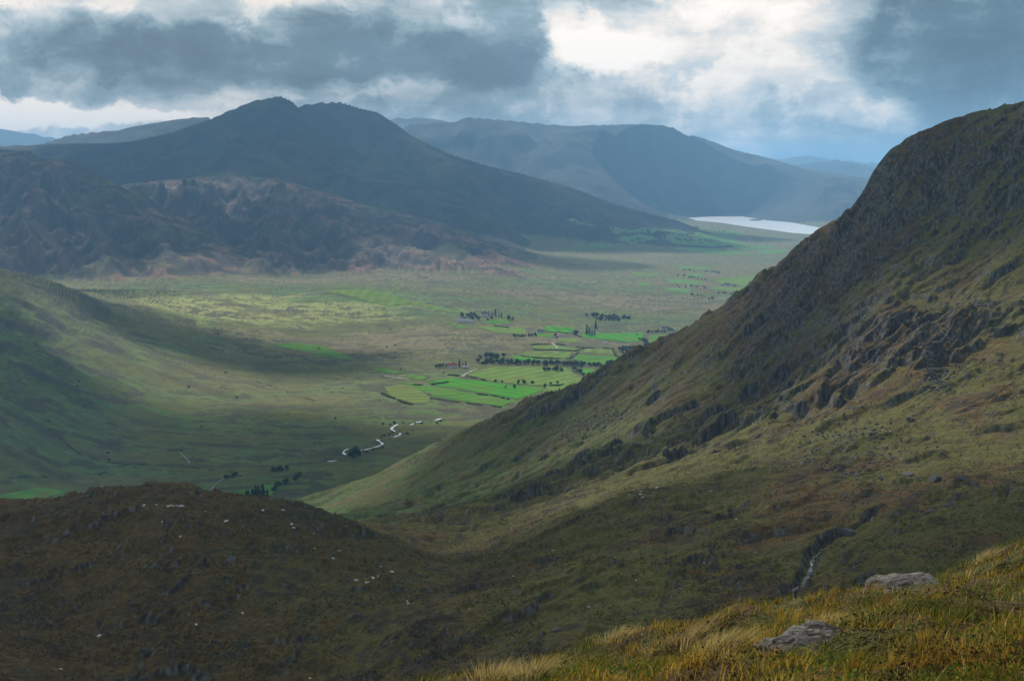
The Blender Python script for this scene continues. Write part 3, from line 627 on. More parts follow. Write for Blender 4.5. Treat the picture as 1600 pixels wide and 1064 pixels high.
def plant(kind, xyz, scale, label, group):
    tr, cr = random.choice(PROTO[kind]); x, y, z = xyz
    cat = {'broad': 'tree', 'conifer': 'conifer', 'bush': 'bush'}[kind]; nm = {'broad': 'broadleaf_tree', 'conifer': 'conifer_tree', 'bush': 'bush'}[kind]
    o = link(nm, None if tr else cr, None, label=label, category=cat, group=group)
    o.location = (x, y, z - 0.15); o.rotation_euler = (0, 0, random.uniform(0, 6.28)); o.scale = (scale * random.uniform(.85, 1.25), scale * random.uniform(.85, 1.25), scale * random.uniform(.85, 1.15))
    if tr: link('trunk', tr, o); link('crown', cr, o)
def row(a, b, n, ju=2.0, jv=0.7): return [(a[0] + (b[0] - a[0]) * i / max(1, n - 1) + random.uniform(-ju, ju), a[1] + (b[1] - a[1]) * i / max(1, n - 1) + random.uniform(-jv, jv)) for i in range(n)]
TREES = [
 ('broad', 1.1, 'dark tree in the clump sheltering the white farmhouse', 'farmhouse shelter trees', [(722, 496), (729, 494), (736, 492), (741, 493), (727, 500), (738, 500), (748, 501), (762, 501), (768, 500), (795, 500), (801, 501), (733, 497), (744, 497)]),
 ('conifer', 0.95, 'tall dark conifer in the row behind the white farmhouse', 'farmhouse conifers', [(752, 493), (757, 492), (764, 494), (769, 494), (774, 495), (780, 496), (784, 497)]),
 ('broad', 1.15, 'dark tree of the scrubby wood on the brown bog above the fields', 'wood on the brown bog', row((916, 494), (982, 499), 16, 3, 1.2) + row((932, 500), (968, 501), 12, 3, 1)),
 ('broad', 1.9, 'largest round dark tree standing alone in the middle green fields', 'large field tree', [(901, 523)]),
 ('conifer', 1.25, 'tall conifer in the clump beside the large round field tree', 'conifer clump in the fields', [(917, 522), (921, 522), (925, 523), (929, 524), (931, 513)]),
 ('broad', 0.8, 'small tree along the lane near the pale cottage in mid valley', 'cottage lane trees', row((806, 527), (836, 526), 9) + [(868, 526), (870, 529)]),
 ('broad', 1.0, 'dark tree in the woodland strip where the fields meet the spur', 'woodland strip by the spur', row((1003, 530), (1012, 540), 9, 4, 2) + row((1015, 520), (1050, 517), 8) + row((968, 549), (1002, 544), 14, 4, 3)),
 ('broad', 1.0, 'dark tree in the long belt of trees between the upper and lower fields', 'tree belt between fields', row((748, 567), (800, 566), 16, 3, 1.6) + row((800, 567), (900, 571), 30, 3, 1.2) + row((900, 571), (968, 570), 20, 3, 1.6)),
 ('broad', 1.15, 'dark tree above the tree belt on the tan moor', 'trees above the belt', row((752, 559), (785, 556), 6) + [(768, 562), (776, 561)]),
 ('broad', 0.95, 'dark tree in the oval copse inside the pale lower field', 'oval copse', row((852, 579), (880, 580), 8)),
 ('broad', 1.0, 'dark tree in the copse right of the pale lower field', 'right copse', [(897, 580), (903, 581), (908, 584), (912, 587)]),
 ('broad', 0.75, 'lone small tree standing along the bright green lower field', 'lone field trees', [(790, 605), (804, 606), (774, 596), (784, 597), (810, 598.5), (819, 598.5), (832, 599), (861, 601), (871, 600), (852, 607)]),
 ('conifer', 0.85, 'dark conifer in the row beside the red roofed farmhouse', 'red farmhouse conifers', [(708, 573), (713, 573), (718, 573), (723, 573), (728, 573)]),
 ('broad', 0.75, 'small dark tree left of the red roofed farmhouse', 'red farmhouse trees', row((680, 573), (702, 573), 6)),
 ('conifer', 0.8, 'small dark conifer in the plantation behind the brown knoll', 'plantation behind knoll', row((380, 784), (418, 780), 9) + row((388, 778), (412, 776), 5)),
 ('broad', 1.25, 'round green tree overhanging the river pool', 'river pool trees', [(551, 716), (557, 715)]),
 ('broad', 0.7, 'small dark tree on the slope edge left of the river', 'trees along the stream', row((420, 772), (470, 745), 11, 6, 2) + row((352, 750), (372, 744), 5) + row((430, 738), (446, 735), 4)),
 ('broad', 0.9, 'faint tree among the far green fields near the lake', 'far trees near the lake', row((1004, 375), (1048, 376), 12, 5, 1.5) + row((1064, 376), (1098, 377), 10, 4, 1.2) + row((1077, 358), (1092, 359), 5) + row((1100, 360), (1130, 362), 6) + row((1035, 387), (1060, 388), 6) + row((1175, 376), (1190, 377), 4)),
 ('broad', 0.62, 'faint tree among the middle distance fields beside the spur', 'middle distance trees', row((1056, 431), (1098, 437), 14, 5, 2) + row((1128, 446), (1150, 447), 8, 4, 1.5) + row((1070, 423), (1120, 425), 14, 5, 1.5) + row((1050, 447), (1104, 451), 14, 5, 1.5) + row((1076, 462), (1118, 468), 16, 5, 2.5) + row((1118, 459), (1162, 459), 12, 5, 1.5)),
]
tx = pick([p for t in TREES for p in t[4]]); k0 = 0
for kind, scl, lab, grp, ps in TREES:
    q = tx[k0:k0 + len(ps)]
    for p, lb in zip(q, ordinals(lab, q)): plant(kind, p, 0.8 * scl * random.uniform(0.7, 1.25), lb, grp)
    k0 += len(ps)
BUSHES = [('dark bush scattered over the moor left of the lower fields', 'moorland bushes', [(random.uniform(330, 700), random.uniform(500, 665)) for _ in range(26)]),
          ('dark bush on the foot of the hill at the far left', 'left hill bushes', [(random.uniform(60, 330), random.uniform(560, 735)) for _ in range(14)]),
          ('dark bush on the boggy bank beside the bright river', 'riverbank bushes', row((600, 664), (690, 660), 10, 4, 2) + row((600, 682), (640, 676), 8, 5, 3) + row((545, 712), (600, 702), 8, 4, 2))]
bx_ = pick([p for b in BUSHES for p in b[2]]); k0 = 0
for lab, grp, ps in BUSHES:
    q = bx_[k0:k0 + len(ps)]
    for p, lb in zip(q, ordinals(lab, q)): plant('bush', p, random.uniform(0.45, 1.05), lb, grp)
    k0 += len(ps)
def hedge(line, h, w, label, dens=3.0, mat=None):
    p = pick(line); Vs = []; gap = 0.0 if h < 1.6 else -0.25
    for a, b in zip(p[:-1], p[1:]):
        L = np.hypot(*(b - a)[:2]); n = max(6, int(L * dens)); t = RNG.uniform(0, 1, n); c = a + (b - a) * t[:, None]
        hv = h * (0.75 + 0.5 * np.abs(fbm(c[:, 0], c[:, 1], 14, 2, 0.5, 161)) + 0.15 * RNG.standard_normal(n)); c[:, :2] += RNG.normal(0, w * 0.35, (n, 2))
        c[:, 2] = heights(c[:, 0], c[:, 1])[0] + hv * RNG.uniform(0.1, 1.0, n); c = c[fbm(c[:, 0], c[:, 1], 22, 3, 0.6, 163) > gap]; Vs.append(cards(c, unit(len(c)), 0.55 * min(1.3, h / 1.8))[0])
    V = np.concatenate(Vs); o = p.mean(0)
    Q = np.concatenate([a + (b - a) * np.linspace(0, 1, max(3, int(np.hypot(*(b - a)[:2]) / 4)), endpoint=False)[:, None] for a, b in zip(p[:-1], p[1:])] + [p[-1:]]); zq = heights(Q[:, 0], Q[:, 1])[0]
    d = np.gradient(Q[:, :2], axis=0); d /= np.linalg.norm(d, axis=1, keepdims=True) + 1e-9; nn = np.stack([-d[:, 1], d[:, 0]], -1); core = []
    for sx_, hz in ((-.5, -.3), (-.4, .55), (.0, .75), (.4, .55), (.5, -.3)):       # the solid heart of the hedge
        core.append(np.concatenate([Q[:, :2] + nn * w * sx_ * RNG.uniform(.6, 1.1, (len(Q), 1)), (zq + h * hz * RNG.uniform(.6, 1.1, len(Q)) - 2.5 * h * sst(-fbm(Q[:, 0], Q[:, 1], 22, 3, 0.6, 163) + gap, -.1, .1) - (0.3 * h if h < 1.6 else 0))[:, None]], 1))
    core = np.concatenate(core); m_ = len(Q); ii = np.arange(m_ - 1); fc = np.concatenate([np.stack([r * m_ + ii, r * m_ + ii + 1, (r + 1) * m_ + ii + 1, (r + 1) * m_ + ii], -1) for r in range(4)]).ravel()
    fa = np.concatenate([np.arange(len(V)), fc + len(V)]); V = np.concatenate([V, core]); link('hedgerow', np_mesh('hedgerow', V - o, fa, 4, mat or M_HEDGE, smooth=False), label=label, category='hedge', group='valley hedgerows').location = o
HEDGES = [
 ([(745, 615), (770, 618), (796, 625)], 2.6, 3, 'short dark hedge crossing the brightest green field near its right end'), ([(700, 585), (730, 588), (761, 594)], 2.4, 3, 'dark hedge between the pale field and the brightest green field'),
 ([(748, 506), (770, 509), (796, 513)], 2.2, 3, 'dark hedge on the slope just below the white farmhouse'), ([(596, 615), (612, 622), (630, 629), (645, 632)], 2.6, 3, 'bushy hedge along the lower edge of the yellow green field'),
 ([(645, 601), (665, 602), (700, 597)], 2.6, 4, 'dark hedge at the left end of the brightest green field'), ([(672, 622), (730, 629), (784, 637)], 1.6, 2, 'thin hedge along the bottom edge of the lowest green field'),
 ([(822, 547), (860, 547), (900, 549), (915, 543)], 2.2, 2.5, 'hedge between the two uppermost small enclosed fields'), ([(815, 556), (850, 560), (890, 561), (905, 551)], 2.4, 2.5, 'hedge curving round the lower side of the pale enclosed field'),
 ([(831, 539), (870, 538), (910, 543), (958, 544)], 2.2, 2.5, 'hedge along the top of the small enclosed fields'), ([(958, 545), (962, 556), (972, 557)], 2.2, 2.5, 'hedge at the right end of the enclosed fields beside the spur'),
 ([(850, 518), (892, 520), (912, 527)], 1.8, 2.5, 'hedge below the bright field left of the large round tree'), ([(978, 522), (998, 522)], 1.8, 2.5, 'short hedge inside the bright field right of the conifer clump'),
 ([(0, 748), (60, 746), (120, 744), (155, 742), (180, 732), (205, 726), (290, 729), (345, 737), (400, 739), (440, 735)], 1.5, 3.5, 'long dark winding bank across the valley floor above the brown knoll'),
 ([(95, 685), (110, 700), (130, 715), (160, 723), (205, 726)], 1.4, 3, 'dark bank curving down the foot of the left hill'), ([(150, 692), (210, 698), (285, 706)], 1.0, 2, 'thin dark bank above the white track end'),
 ([(400, 597), (430, 606), (460, 617), (490, 626)], 1.2, 2.5, 'straight dark ditch bank descending the moor left of the yellow green field'), ([(400, 548), (450, 560), (480, 562)], 1.3, 4, 'dark scrubby bank below the small left green field'),
 ([(470, 590), (530, 593), (600, 590), (650, 590)], 1.2, 3, 'long low dark bank on the moor above the yellow green field'), ([(770, 594), (820, 600), (880, 604)], 1.2, 1.5, 'thin bank separating the pale and brightest lower fields'),
]
for ln, h, w, lab in HEDGES: hedge(ln, h, w, lab)

ribbons('track', [[(281, 709), (288, 714), (293, 719), (296, 725)]], 1.0, 0.5, M_TRACK, kind='structure')
# ------------------------------------------------------------------ houses
def quad_mesh(name, V, Fq, mat): me = bpy.data.meshes.new(name); me.from_pydata(V, [], Fq); me.materials.append(mat); me.update(); return me
def box(name, x0, x1, y0, y1, z0, z1, mat):
    V = [(x, y, z) for x in (x0, x1) for y in (y0, y1) for z in (z0, z1)]
    return quad_mesh(name, V, [(0, 1, 3, 2), (4, 6, 7, 5), (0, 4, 5, 1), (2, 3, 7, 6), (0, 2, 6, 4), (1, 5, 7, 3)], mat)
def house(u, v, L, W, H, rot, wall, roof, label, chimney=True):
    x, y, z = pick([(u, v)])[0]; o = link('farmhouse' if chimney else 'barn', None, None, label=label, category='house' if chimney else 'barn'); o.location = (x, y, z); o.rotation_euler = (0, 0, R(rot))
    l, w, r = L / 2, W / 2, H + W * 0.42
    V = [(-l, -w, -1.5), (l, -w, -1.5), (l, w, -1.5), (-l, w, -1.5), (-l, -w, H), (l, -w, H), (l, w, H), (-l, w, H), (-l, 0, r), (l, 0, r)]
    link('wall', quad_mesh('wall', V, [(0, 1, 5, 4), (2, 3, 7, 6), (1, 2, 6, 9, 5), (3, 0, 4, 8, 7)], wall), o)
    e, d = 0.35, 0.18; k = W * 0.42 / w; V = []
    for s in (-1, 1):
        for xx in (-l - e, l + e): V += [(xx, s * (w + e), H - e * k + .05), (xx, s * (w + e), H - e * k + d + .05), (xx, 0, r + .05), (xx, 0, r + d + .05)]
    Fq = []
    for b in (0, 8): Fq += [(b, b + 4, b + 6, b + 2), (b + 1, b + 3, b + 7, b + 5), (b, b + 1, b + 5, b + 4), (b, b + 2, b + 3, b + 1), (b + 4, b + 5, b + 7, b + 6)]
    rf = link('roof', quad_mesh('roof', V, Fq, roof), o)
    if chimney:
        for s in (-1, 1): link('chimney', box('chimney', s * (l - .6) - .4, s * (l - .6) + .4, -.35, .35, r - .4, r + 1.1, wall), rf)
    n = max(2, int(L / 3.2))
    for i in range(n):
        xx = -l + L * (i + 0.5) / n
        if i == n // 2: link('door', box('door', xx - .5, xx + .5, -w - .05, -w + .05, 0, 2.05, M_DOOR), o)
        else: link('window', box('window', xx - .55, xx + .55, -w - .04, -w + .05, .95, 2.15, M_GLASS), o)
for a in [
 (757, 495, 12, 7, 5.0, 20, M_WALL, M_SLATE, 'white farmhouse among the dark conifers below the long pale field'), (723, 504.5, 20, 8, 3.4, 12, M_WALL, M_TIN, 'long pale barn left of the tree sheltered farmhouse', False), (735, 505, 9, 6, 3.0, 12, M_WALL, M_TIN, 'small pale shed at the end of the long pale barn', False),
 (706, 574, 13, 7, 3.2, 10, M_WALL, M_RED, 'red roofed farmhouse at the corner of the pale lower field'), (727, 575, 8, 5, 2.6, 10, M_PINK, M_TIN, 'small pinkish shed right of the red roofed farmhouse', False), (844, 521, 11, 6.5, 3.2, 15, M_WALL, M_SLATE, 'white cottage left of the bright middle field'),
 (1040, 514, 13, 7, 3.4, 0, M_WALL, M_SLATE, 'white house in the woodland strip near the spur'), (1051, 518, 10, 6, 3.2, -15, M_WALL, M_SLATE, 'white cottage closest to the edge of the spur'), (1121, 427, 13, 7, 4, 5, M_WALL, M_SLATE, 'tiny white house above the middle distance fields'),
 (1136, 447, 15, 8, 4, -10, M_WALL, M_SLATE, 'tiny white house among the middle distance fields beside the spur'), (1085, 375.5, 20, 9, 4.5, 8, M_WALL, M_SLATE, 'tiny white house in the far fields below the lake'), (1088, 358.5, 20, 9, 4.5, -8, M_WALL, M_SLATE, 'tiny white house nearest the lake shore'), (1046, 376.5, 18, 9, 4.5, -8, M_WALL, M_SLATE, 'tiny white house at the left of the far fields')]: house(*a)

# ------------------------------------------------------------------ rocks
def ico(sub):
    import bmesh
    bm = bmesh.new(); bmesh.ops.create_icosphere(bm, subdivisions=sub, radius=1.0); V = np.array([v.co[:] for v in bm.verts]); Fc = np.array([[v.index for v in f.verts] for f in bm.faces]); bm.free(); return V, Fc
ICO = {k: ico(k) for k in (2, 3, 5)}
def rock_mesh(name, sub, size, seed, mat, rough=0.35, facets=9):
    V, Fc = ICO[sub]; rg = np.random.default_rng(seed); V = V.copy()
    for _ in range(facets):                     # broken faces
        d = rg.standard_normal(3); d /= np.linalg.norm(d); h = rg.uniform(0.5, 0.85); q = V @ d; V -= np.clip(q - h, 0, None)[:, None] * d * 0.92
    for wl, a in ((0.9, rough * 0.5), (0.35, rough * 0.22), (0.12, rough * 0.08)):
        V = V * (1 + a * (perlin(V[:, 0] / wl + V[:, 2] * 0.7, V[:, 1] / wl - V[:, 2] / wl * 0.8, seed)))[:, None]
    return np_mesh(name, V * np.array(size), Fc.ravel(), 3, mat, smooth=sub > 3)
ROCKP = {'pale': [rock_mesh('stone', 2, (1, .8, .6), 200 + i, M_PALE) for i in range(5)], 'dark': [rock_mesh('boulder', 3, (1, .85, .65), 220 + i, M_DARK) for i in range(4)], 'grey': [rock_mesh('boulder', 3, (1, .85, .7), 230 + i, M_ROCK) for i in range(3)]}
STONES = [
 ('pale', 0.75, 'small pale stone lying on the dark brown knoll', 'pale stones on the knoll', [(42, 789), (11, 802), (105, 789), (225, 794), (244, 782), (254, 816), (257, 820), (321, 806), (326, 805), (282, 841), (411, 811), (443, 813), (490, 836), (485, 852), (492, 852), (530, 857), (520, 871), (155, 996), (96, 1057), (307, 983), (379, 956), (556, 902)]),
 ('pale', 1.0, 'bright white rock in the cluster on the crest of the knoll', 'white rocks on the crest', [(262, 787), (267, 786), (271, 786), (276, 785), (282, 787), (287, 787)]),
 ('pale', 1.3, 'largest bright white rock on the middle of the knoll', 'large white knoll rock', [(353, 822)]), ('pale', 1.0, 'bright white rock on the right shoulder of the knoll', 'shoulder rocks', [(456, 826), (459, 830)]),
 ('pale', 0.8, 'white stone in the broken line right of the knoll', 'stone line', [(595, 881), (593, 886), (591, 893), (612, 887), (574, 907), (572, 913), (569, 919), (583, 900)]),
 ('pale', 1.0, 'white rock in the cluster below the crags', 'white rocks in the hollow', [(993, 767), (998, 770), (1002, 772), (1006, 775), (1004, 786), (983, 776), (988, 778), (1026, 766), (1000, 784)]),
 ('pale', 0.55, 'small pale stone lying on the open grassy shelf', 'pale stones on the shelf', [(934, 754), (938, 759), (830, 831), (864, 858), (867, 861), (780, 881), (802, 897), (706, 859), (920, 945), (994, 917), (637, 953), (733, 959), (636, 946), (485, 1057), (1218, 810), (1110, 770), (1180, 860), (1100, 890), (960, 880), (1150, 830)]),
 ('pale', 0.6, 'small pale stone high on the craggy spur', 'pale stones on the spur', [(1294, 521), (1298, 533), (1391, 683), (1324, 734), (1150, 560), (1230, 640), (1050, 640), (900, 680), (1420, 560), (1180, 700), (700, 745), (780, 750), (860, 730), (1340, 600), (1530, 500), (1480, 420)]),
 ('grey', 1.3, 'grey boulder resting on the shelf in the lower middle of the view', 'shelf boulder', [(871, 979)]), ('grey', 1.3, 'grey boulder beside the dark gully right of the lower middle', 'gully boulder', [(1064, 925)]), ('grey', 1.5, 'grey boulder just beyond the foreground grass edge', 'edge boulder', [(772, 1030)]),
 ('dark', 2.6, 'dark rounded outcrop boulder by the upper hill burn', 'burn boulder', [(1324, 824)]), ('dark', 2.4, 'dark outcrop boulder on the grass slope at the right', 'right slope boulders', [(1461, 755), (1483, 788), (1455, 803), (1419, 748), (1500, 760)]),
 ('dark', 3.4, 'long dark outcrop in the middle of the knoll', 'knoll outcrop', [(362, 881)]), ('grey', 2.4, 'grey outcrop on the left crest of the knoll', 'crest outcrop', [(162, 809)]), ('dark', 1.4, 'dark stone on the shelf below the hollow', 'shelf dark stone', [(873, 874)]),
]
sx = pick([p for t in STONES for p in t[4]], 150, 1400); k0 = 0
for kind, scl, lab, grp, ps in STONES:
    q = sx[k0:k0 + len(ps)]
    for p, lb in zip(q, ordinals(lab, q)):
        s = scl * (0.68 if kind == 'pale' else 0.75) * random.uniform(0.6, 1.3); o = link('stone' if kind == 'pale' else 'boulder', random.choice(ROCKP[kind]), None, label=lb, category='stone' if kind == 'pale' else 'boulder', group=grp)
        o.location = (p[0], p[1], p[2] + 0.1 * s); o.rotation_euler = (random.uniform(-.3, .3), random.uniform(-.3, .3), random.uniform(0, 6.28)); o.scale = (s * random.uniform(.8, 1.4), s, s)
    k0 += len(ps)
def scree(name, px, smin, smax, mat, y0=200, y1=1400):
    p = pick(px, y0, y1, 500); V0, F0 = ICO[2]; sub = V0[:12]; import bmesh
    bm = bmesh.new(); bmesh.ops.create_icosphere(bm, subdivisions=1, radius=1.0); v = np.array([q.co[:] for q in bm.verts]); f = np.array([[w.index for w in t.verts] for t in bm.faces]); bm.free()
    n = len(p); s = RNG.uniform(smin, smax, n) * RNG.uniform(0.5, 1, n); V = v[None] * (s[:, None] * RNG.uniform(.6, 1.3, (n, 3)))[:, None, :] * RNG.uniform(.8, 1.2, (n, len(v), 1)) + (p + np.array([0, 0, .05]))[:, None]
    Fc = f[None] + (np.arange(n) * len(v))[:, None, None]; link(name, np_mesh(name, V.reshape(-1, 3), Fc.ravel(), 3, mat, smooth=False), kind='stuff')
pts = []
while len(pts) < 1500:
    t = random.random(); pts.append((1462 + 22 * (t - .5) + random.gauss(0, 13) - 10 * t, 500 + 110 * t + random.gauss(0, 5)) if random.random() < 0.7 else (random.gauss(1515, 22), random.gauss(478, 6)))
pts += [(random.gauss(1330, 60), random.gauss(690, 30)) for _ in range(500)] + [(880 + 90 * t + random.gauss(0, 12), 690 - 50 * t + random.gauss(0, 9)) for t in np.random.default_rng(4).uniform(0, 1, 600)]
scree('scree', pts, 0.2, 0.85, M_SCREE)
scree('scattered_stones', [(random.uniform(0, 1600), random.uniform(650, 1060)) for _ in range(1300)], 0.15, 0.5, M_SCREE)

def make_tufts(n=90000):
    """heather and grass tufts over the knoll, the shelf and the lower crags"""
    r = np.hypot(GX, GY); ok = np.flatnonzero(((GI == 2) & (r > 235) & (r < 720)).ravel()); k = RNG.choice(ok, n)
    x = GX.ravel()[k] + RNG.uniform(-.3, .3, n); y = GY.ravel()[k] + RNG.uniform(-.5, .5, n); z = heights(x, y)[0]; c = GC.reshape(-1, 3)[k]
    keep = fbm(x, y, 14, 4, .6, 191) + 0.15 * RNG.standard_normal(n) > 0.05; x, y, z, c = x[keep], y[keep], z[keep], c[keep]; n = len(x)
    th = RNG.uniform(-.9, .9, n); w = RNG.uniform(.12, .38, n); h = RNG.uniform(.12, .42, n); dx = np.cos(th) * w; dy = np.sin(th) * w; ln = RNG.uniform(-.12, .2, n)
    V = np.stack([np.stack([x - dx, y - dy, z - .08], -1), np.stack([x + dx, y + dy, z - .08], -1), np.stack([x + dx * .5 + ln, y + dy * .5, z + h], -1), np.stack([x - dx * .6 + ln, y - dy * .6, z + h * RNG.uniform(.6, 1, n)], -1)], 1)
    c = c * RNG.uniform(.9, 1.7, n)[:, None]
    link('heather_tufts', np_mesh('heather_tufts', V.reshape(-1, 3), np.arange(4 * n), 4, leaf_mat('tuft_leaves', (0, 0, 0), 0.5, True), np.repeat(c, 4, 0), smooth=False), kind='stuff')
make_tufts()
# ------------------------------------------------------------------ foreground: rocks, grass, tussocks
fg = pick([(1250, 1022), (1384, 924)], 6, 60, 3000, True)
def lichen_rock():
    m = bpy.data.materials.new('lichen_rock'); m.use_nodes = True; g = NT(m.node_tree); bs = g.n['Principled BSDF']; oc = g.node('ShaderNodeTexCoord').outputs['Object']
    n = g.noise(oc, 4.0, 9, 0.7); f = g.noise(oc, 26.0, 6, 0.7); cr = g.noise(g.vm('MULTIPLY', oc, (2.2, 3.0, 9.0)), 3.0, 6, 0.6, 0.6)
    c = g.mix(g.smooth(n, 0.35, 0.65), (.075, .070, .070, 1), (.19, .175, .17, 1)); c = g.mix(g.smooth(f, 0.60, 0.68), c, (.36, .35, .33, 1)); c = g.mix(g.smooth(cr, 0.47, 0.41), c, (.04, .036, .034, 1)); c = g.mix(g.m('MULTIPLY', g.smooth(g.noise(oc, 7.0, 5, 0.6), 0.56, 0.7), 0.6), c, (.07, .075, .03, 1))
    g.l.new(c, bs.inputs['Base Color']); bs.inputs['Roughness'].default_value = 0.95; bs.inputs['Specular IOR Level'].default_value = 0.1
    b = g.node('ShaderNodeBump'); b.inputs['Strength'].default_value = 1.0; b.inputs['Distance'].default_value = 0.05; g.l.new(g.m('ADD', g.m('MULTIPLY', cr, 1.6), g.m('ADD', n, g.m('MULTIPLY', f, 0.35))), b.inputs['Height']); g.l.new(b.outputs[0], bs.inputs['Normal']); return m
M_LICHEN = lichen_rock()
def fg_rock(p, size, rot, label, seed):
    o = link('rock', rock_mesh('rock', 5, size, seed, M_LICHEN, 0.95, 26), None, label=label, category='rock'); o.location = p; o.rotation_euler = rot; return o
d1 = fg[0][1]; d2 = fg[1][1]
fg_rock(fg[0] + np.array([0, 0, 0.03]), (92 * d1 / F, 0.46, 0.20), (0.25, R(-16), 0.2), 'low grey lichen spotted rock half buried in the foreground grass', 301)
fg_rock(fg[1] + np.array([0.15, 0.1, 0.02]), (92 * d2 / F, 0.7, 0.22), (0.15, R(-13), 0.1), 'pale flat rock slab at the crest of the foreground slope', 305)
ROCKS = [(fg[0], 62 * d1 / F, 0.42), (fg[1], 76 * d2 / F, 1.5)]
def blades(base, h, lean, w, colr, droop=0.35):
    """curved grass blades, three segments each"""
    n = len(base); up = np.zeros((n, 3)); up[:, 2] = 1; th = RNG.uniform(0, 2 * np.pi, n); side = np.stack([np.cos(th), np.sin(th), 0 * th], -1)
    Vs, Cs = [], []
    for i, t in enumerate((0.0, 0.4, 0.75, 1.0)):
        p = base + up * (h * t * (1 - droop * 0.35 * t * np.linalg.norm(lean, axis=1)))[:, None] + lean * (h * t ** 1.8)[:, None]; ww = (w * (1 - t) ** 0.6)[:, None] * 0.5
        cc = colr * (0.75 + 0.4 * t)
        if i < 3: Vs += [p - side * ww, p + side * ww]; Cs += [cc, cc]
        else: Vs += [p]; Cs += [cc]
    V = np.stack(Vs, 1); C_ = np.stack(Cs, 1); o = (np.arange(n) * 7)[:, None]
    f = np.concatenate([o + np.array([[0, 1, 3]]), o + np.array([[0, 3, 2]]), o + np.array([[2, 3, 5]]), o + np.array([[2, 5, 4]]), o + np.array([[4, 5, 6]])], 1)
    return V.reshape(-1, 3), f.reshape(-1), C_.reshape(-1, 3)
M_GRASS = leaf_mat('moor_grass', (0, 0, 0), 0.42, True)
e_ = EDGE_B - EDGE_A; EN = np.array([-e_[1], e_[0]]) / np.hypot(*e_)
def on_slope(n, r0=7.5, r1=46, dmax=7.5):
    az = RNG.uniform(R(-14), R(27), n); r = np.exp(RNG.uniform(math.log(r0), math.log(r1), n)); x = np.sin(az) * r; y = np.cos(az) * r
    d = (x - EDGE_A[0]) * EN[0] + (y - EDGE_A[1]) * EN[1]; k = d < dmax
    for (c, a, b) in ROCKS: k &= ~((np.abs(x - c[0]) < a * 0.85) & (y - c[1] < b * 0.7) & (y - c[1] > -b * 0.9))
    return x[k], y[k]
GOLD, ORNG, GRN, STRW, BRN = [np.array(v) for v in ((.40, .270, .042), (.32, .155, .026), (.085, .110, .018), (.46, .36, .15), (.060, .040, .015))]
def grass_colour(x, y):
    a = fbm(x, y, 5.0, 4, 0.55, 171); b = fbm(x, y, 1.7, 3, 0.55, 173); n = len(x)
    c = lerp(np.broadcast_to(GOLD, (n, 3)), np.broadcast_to(ORNG, (n, 3)), sst(a + 0.3 * RNG.standard_normal(n), -0.1, 0.4))
    c = lerp(c, np.broadcast_to(GRN, (n, 3)), sst(b - 0.5 * a + 0.25 * RNG.standard_normal(n), -0.02, 0.36)); c = lerp(c, np.broadcast_to(BRN, (n, 3)), (RNG.uniform(0, 1, n) < 0.3) * 0.85)
    c = lerp(c, np.broadcast_to(STRW, (n, 3)), (RNG.uniform(0, 1, n) < 0.08) * 0.8)
    return c * RNG.uniform(0.7, 1.3, n)[:, None]
def make_grass():
    x, y = on_slope(62000); z = heights(x, y)[0]; n = len(x); th = RNG.uniform(0, 6.28, n); ln = RNG.uniform(.1, .7, n)
    dens = sst(fbm(x, y, 1.3, 3, .5, 177), -.5, .3)
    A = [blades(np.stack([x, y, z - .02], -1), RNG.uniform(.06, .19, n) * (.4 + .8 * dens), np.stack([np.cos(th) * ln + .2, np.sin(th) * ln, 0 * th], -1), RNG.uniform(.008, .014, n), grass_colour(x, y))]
    cx, cy = on_slope(2600); k = 26; x = np.repeat(cx, k); y = np.repeat(cy, k); n = len(x); th = RNG.uniform(0, 6.28, n); rr = np.abs(RNG.normal(0, .09, n)); x = x + np.cos(th) * rr; y = y + np.sin(th) * rr
    z = heights(x, y)[0]; ln = rr * 4 + RNG.uniform(0, .3, n); hs = np.repeat(RNG.uniform(.10, .27, len(cx)), k); tint = np.repeat(grass_colour(cx, cy), k, 0)
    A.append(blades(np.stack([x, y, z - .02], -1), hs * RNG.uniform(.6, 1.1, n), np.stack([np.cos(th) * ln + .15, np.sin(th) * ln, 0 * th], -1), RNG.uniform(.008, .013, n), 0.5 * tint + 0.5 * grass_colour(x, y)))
    o = 0; Vs, Fs, Cs = [], [], []
    for V, f, c in A: Vs.append(V); Fs.append(f + o); Cs.append(c); o += len(V)
    link('grass', np_mesh('grass', np.concatenate(Vs), np.concatenate(Fs), 3, M_GRASS, np.concatenate(Cs), smooth=True), kind='stuff')
make_grass()
def make_groundcover():
    x, y = on_slope(110000, 7.5, 40, 4); k = fbm(x, y, 2.2, 4, .55, 181) + 0.25 * RNG.standard_normal(len(x)) > -0.12; x, y = x[k], y[k]; n = len(x)
    p = np.stack([x, y, heights(x, y)[0] + RNG.uniform(.0, .16, n)], -1); nn = unit(n); nn[:, 2] = np.abs(nn[:, 2]) + .3; nn /= np.linalg.norm(nn, axis=1, keepdims=True)
    V, f = cards(p, nn, 0.019); c = lerp(np.broadcast_to(np.array([.085, .12, .018]), (n, 3)), np.broadcast_to(np.array([.05, .035, .015]), (n, 3)), sst(fbm(x, y, 1.2, 3, .5, 183), -.1, .3))
    c = c * RNG.uniform(.6, 1.5, n)[:, None]; link('bilberry_and_heather', np_mesh('bilberry_and_heather', V, f, 4, M_GRASS, np.repeat(c, 4, 0), smooth=False), kind='stuff')
make_groundcover()
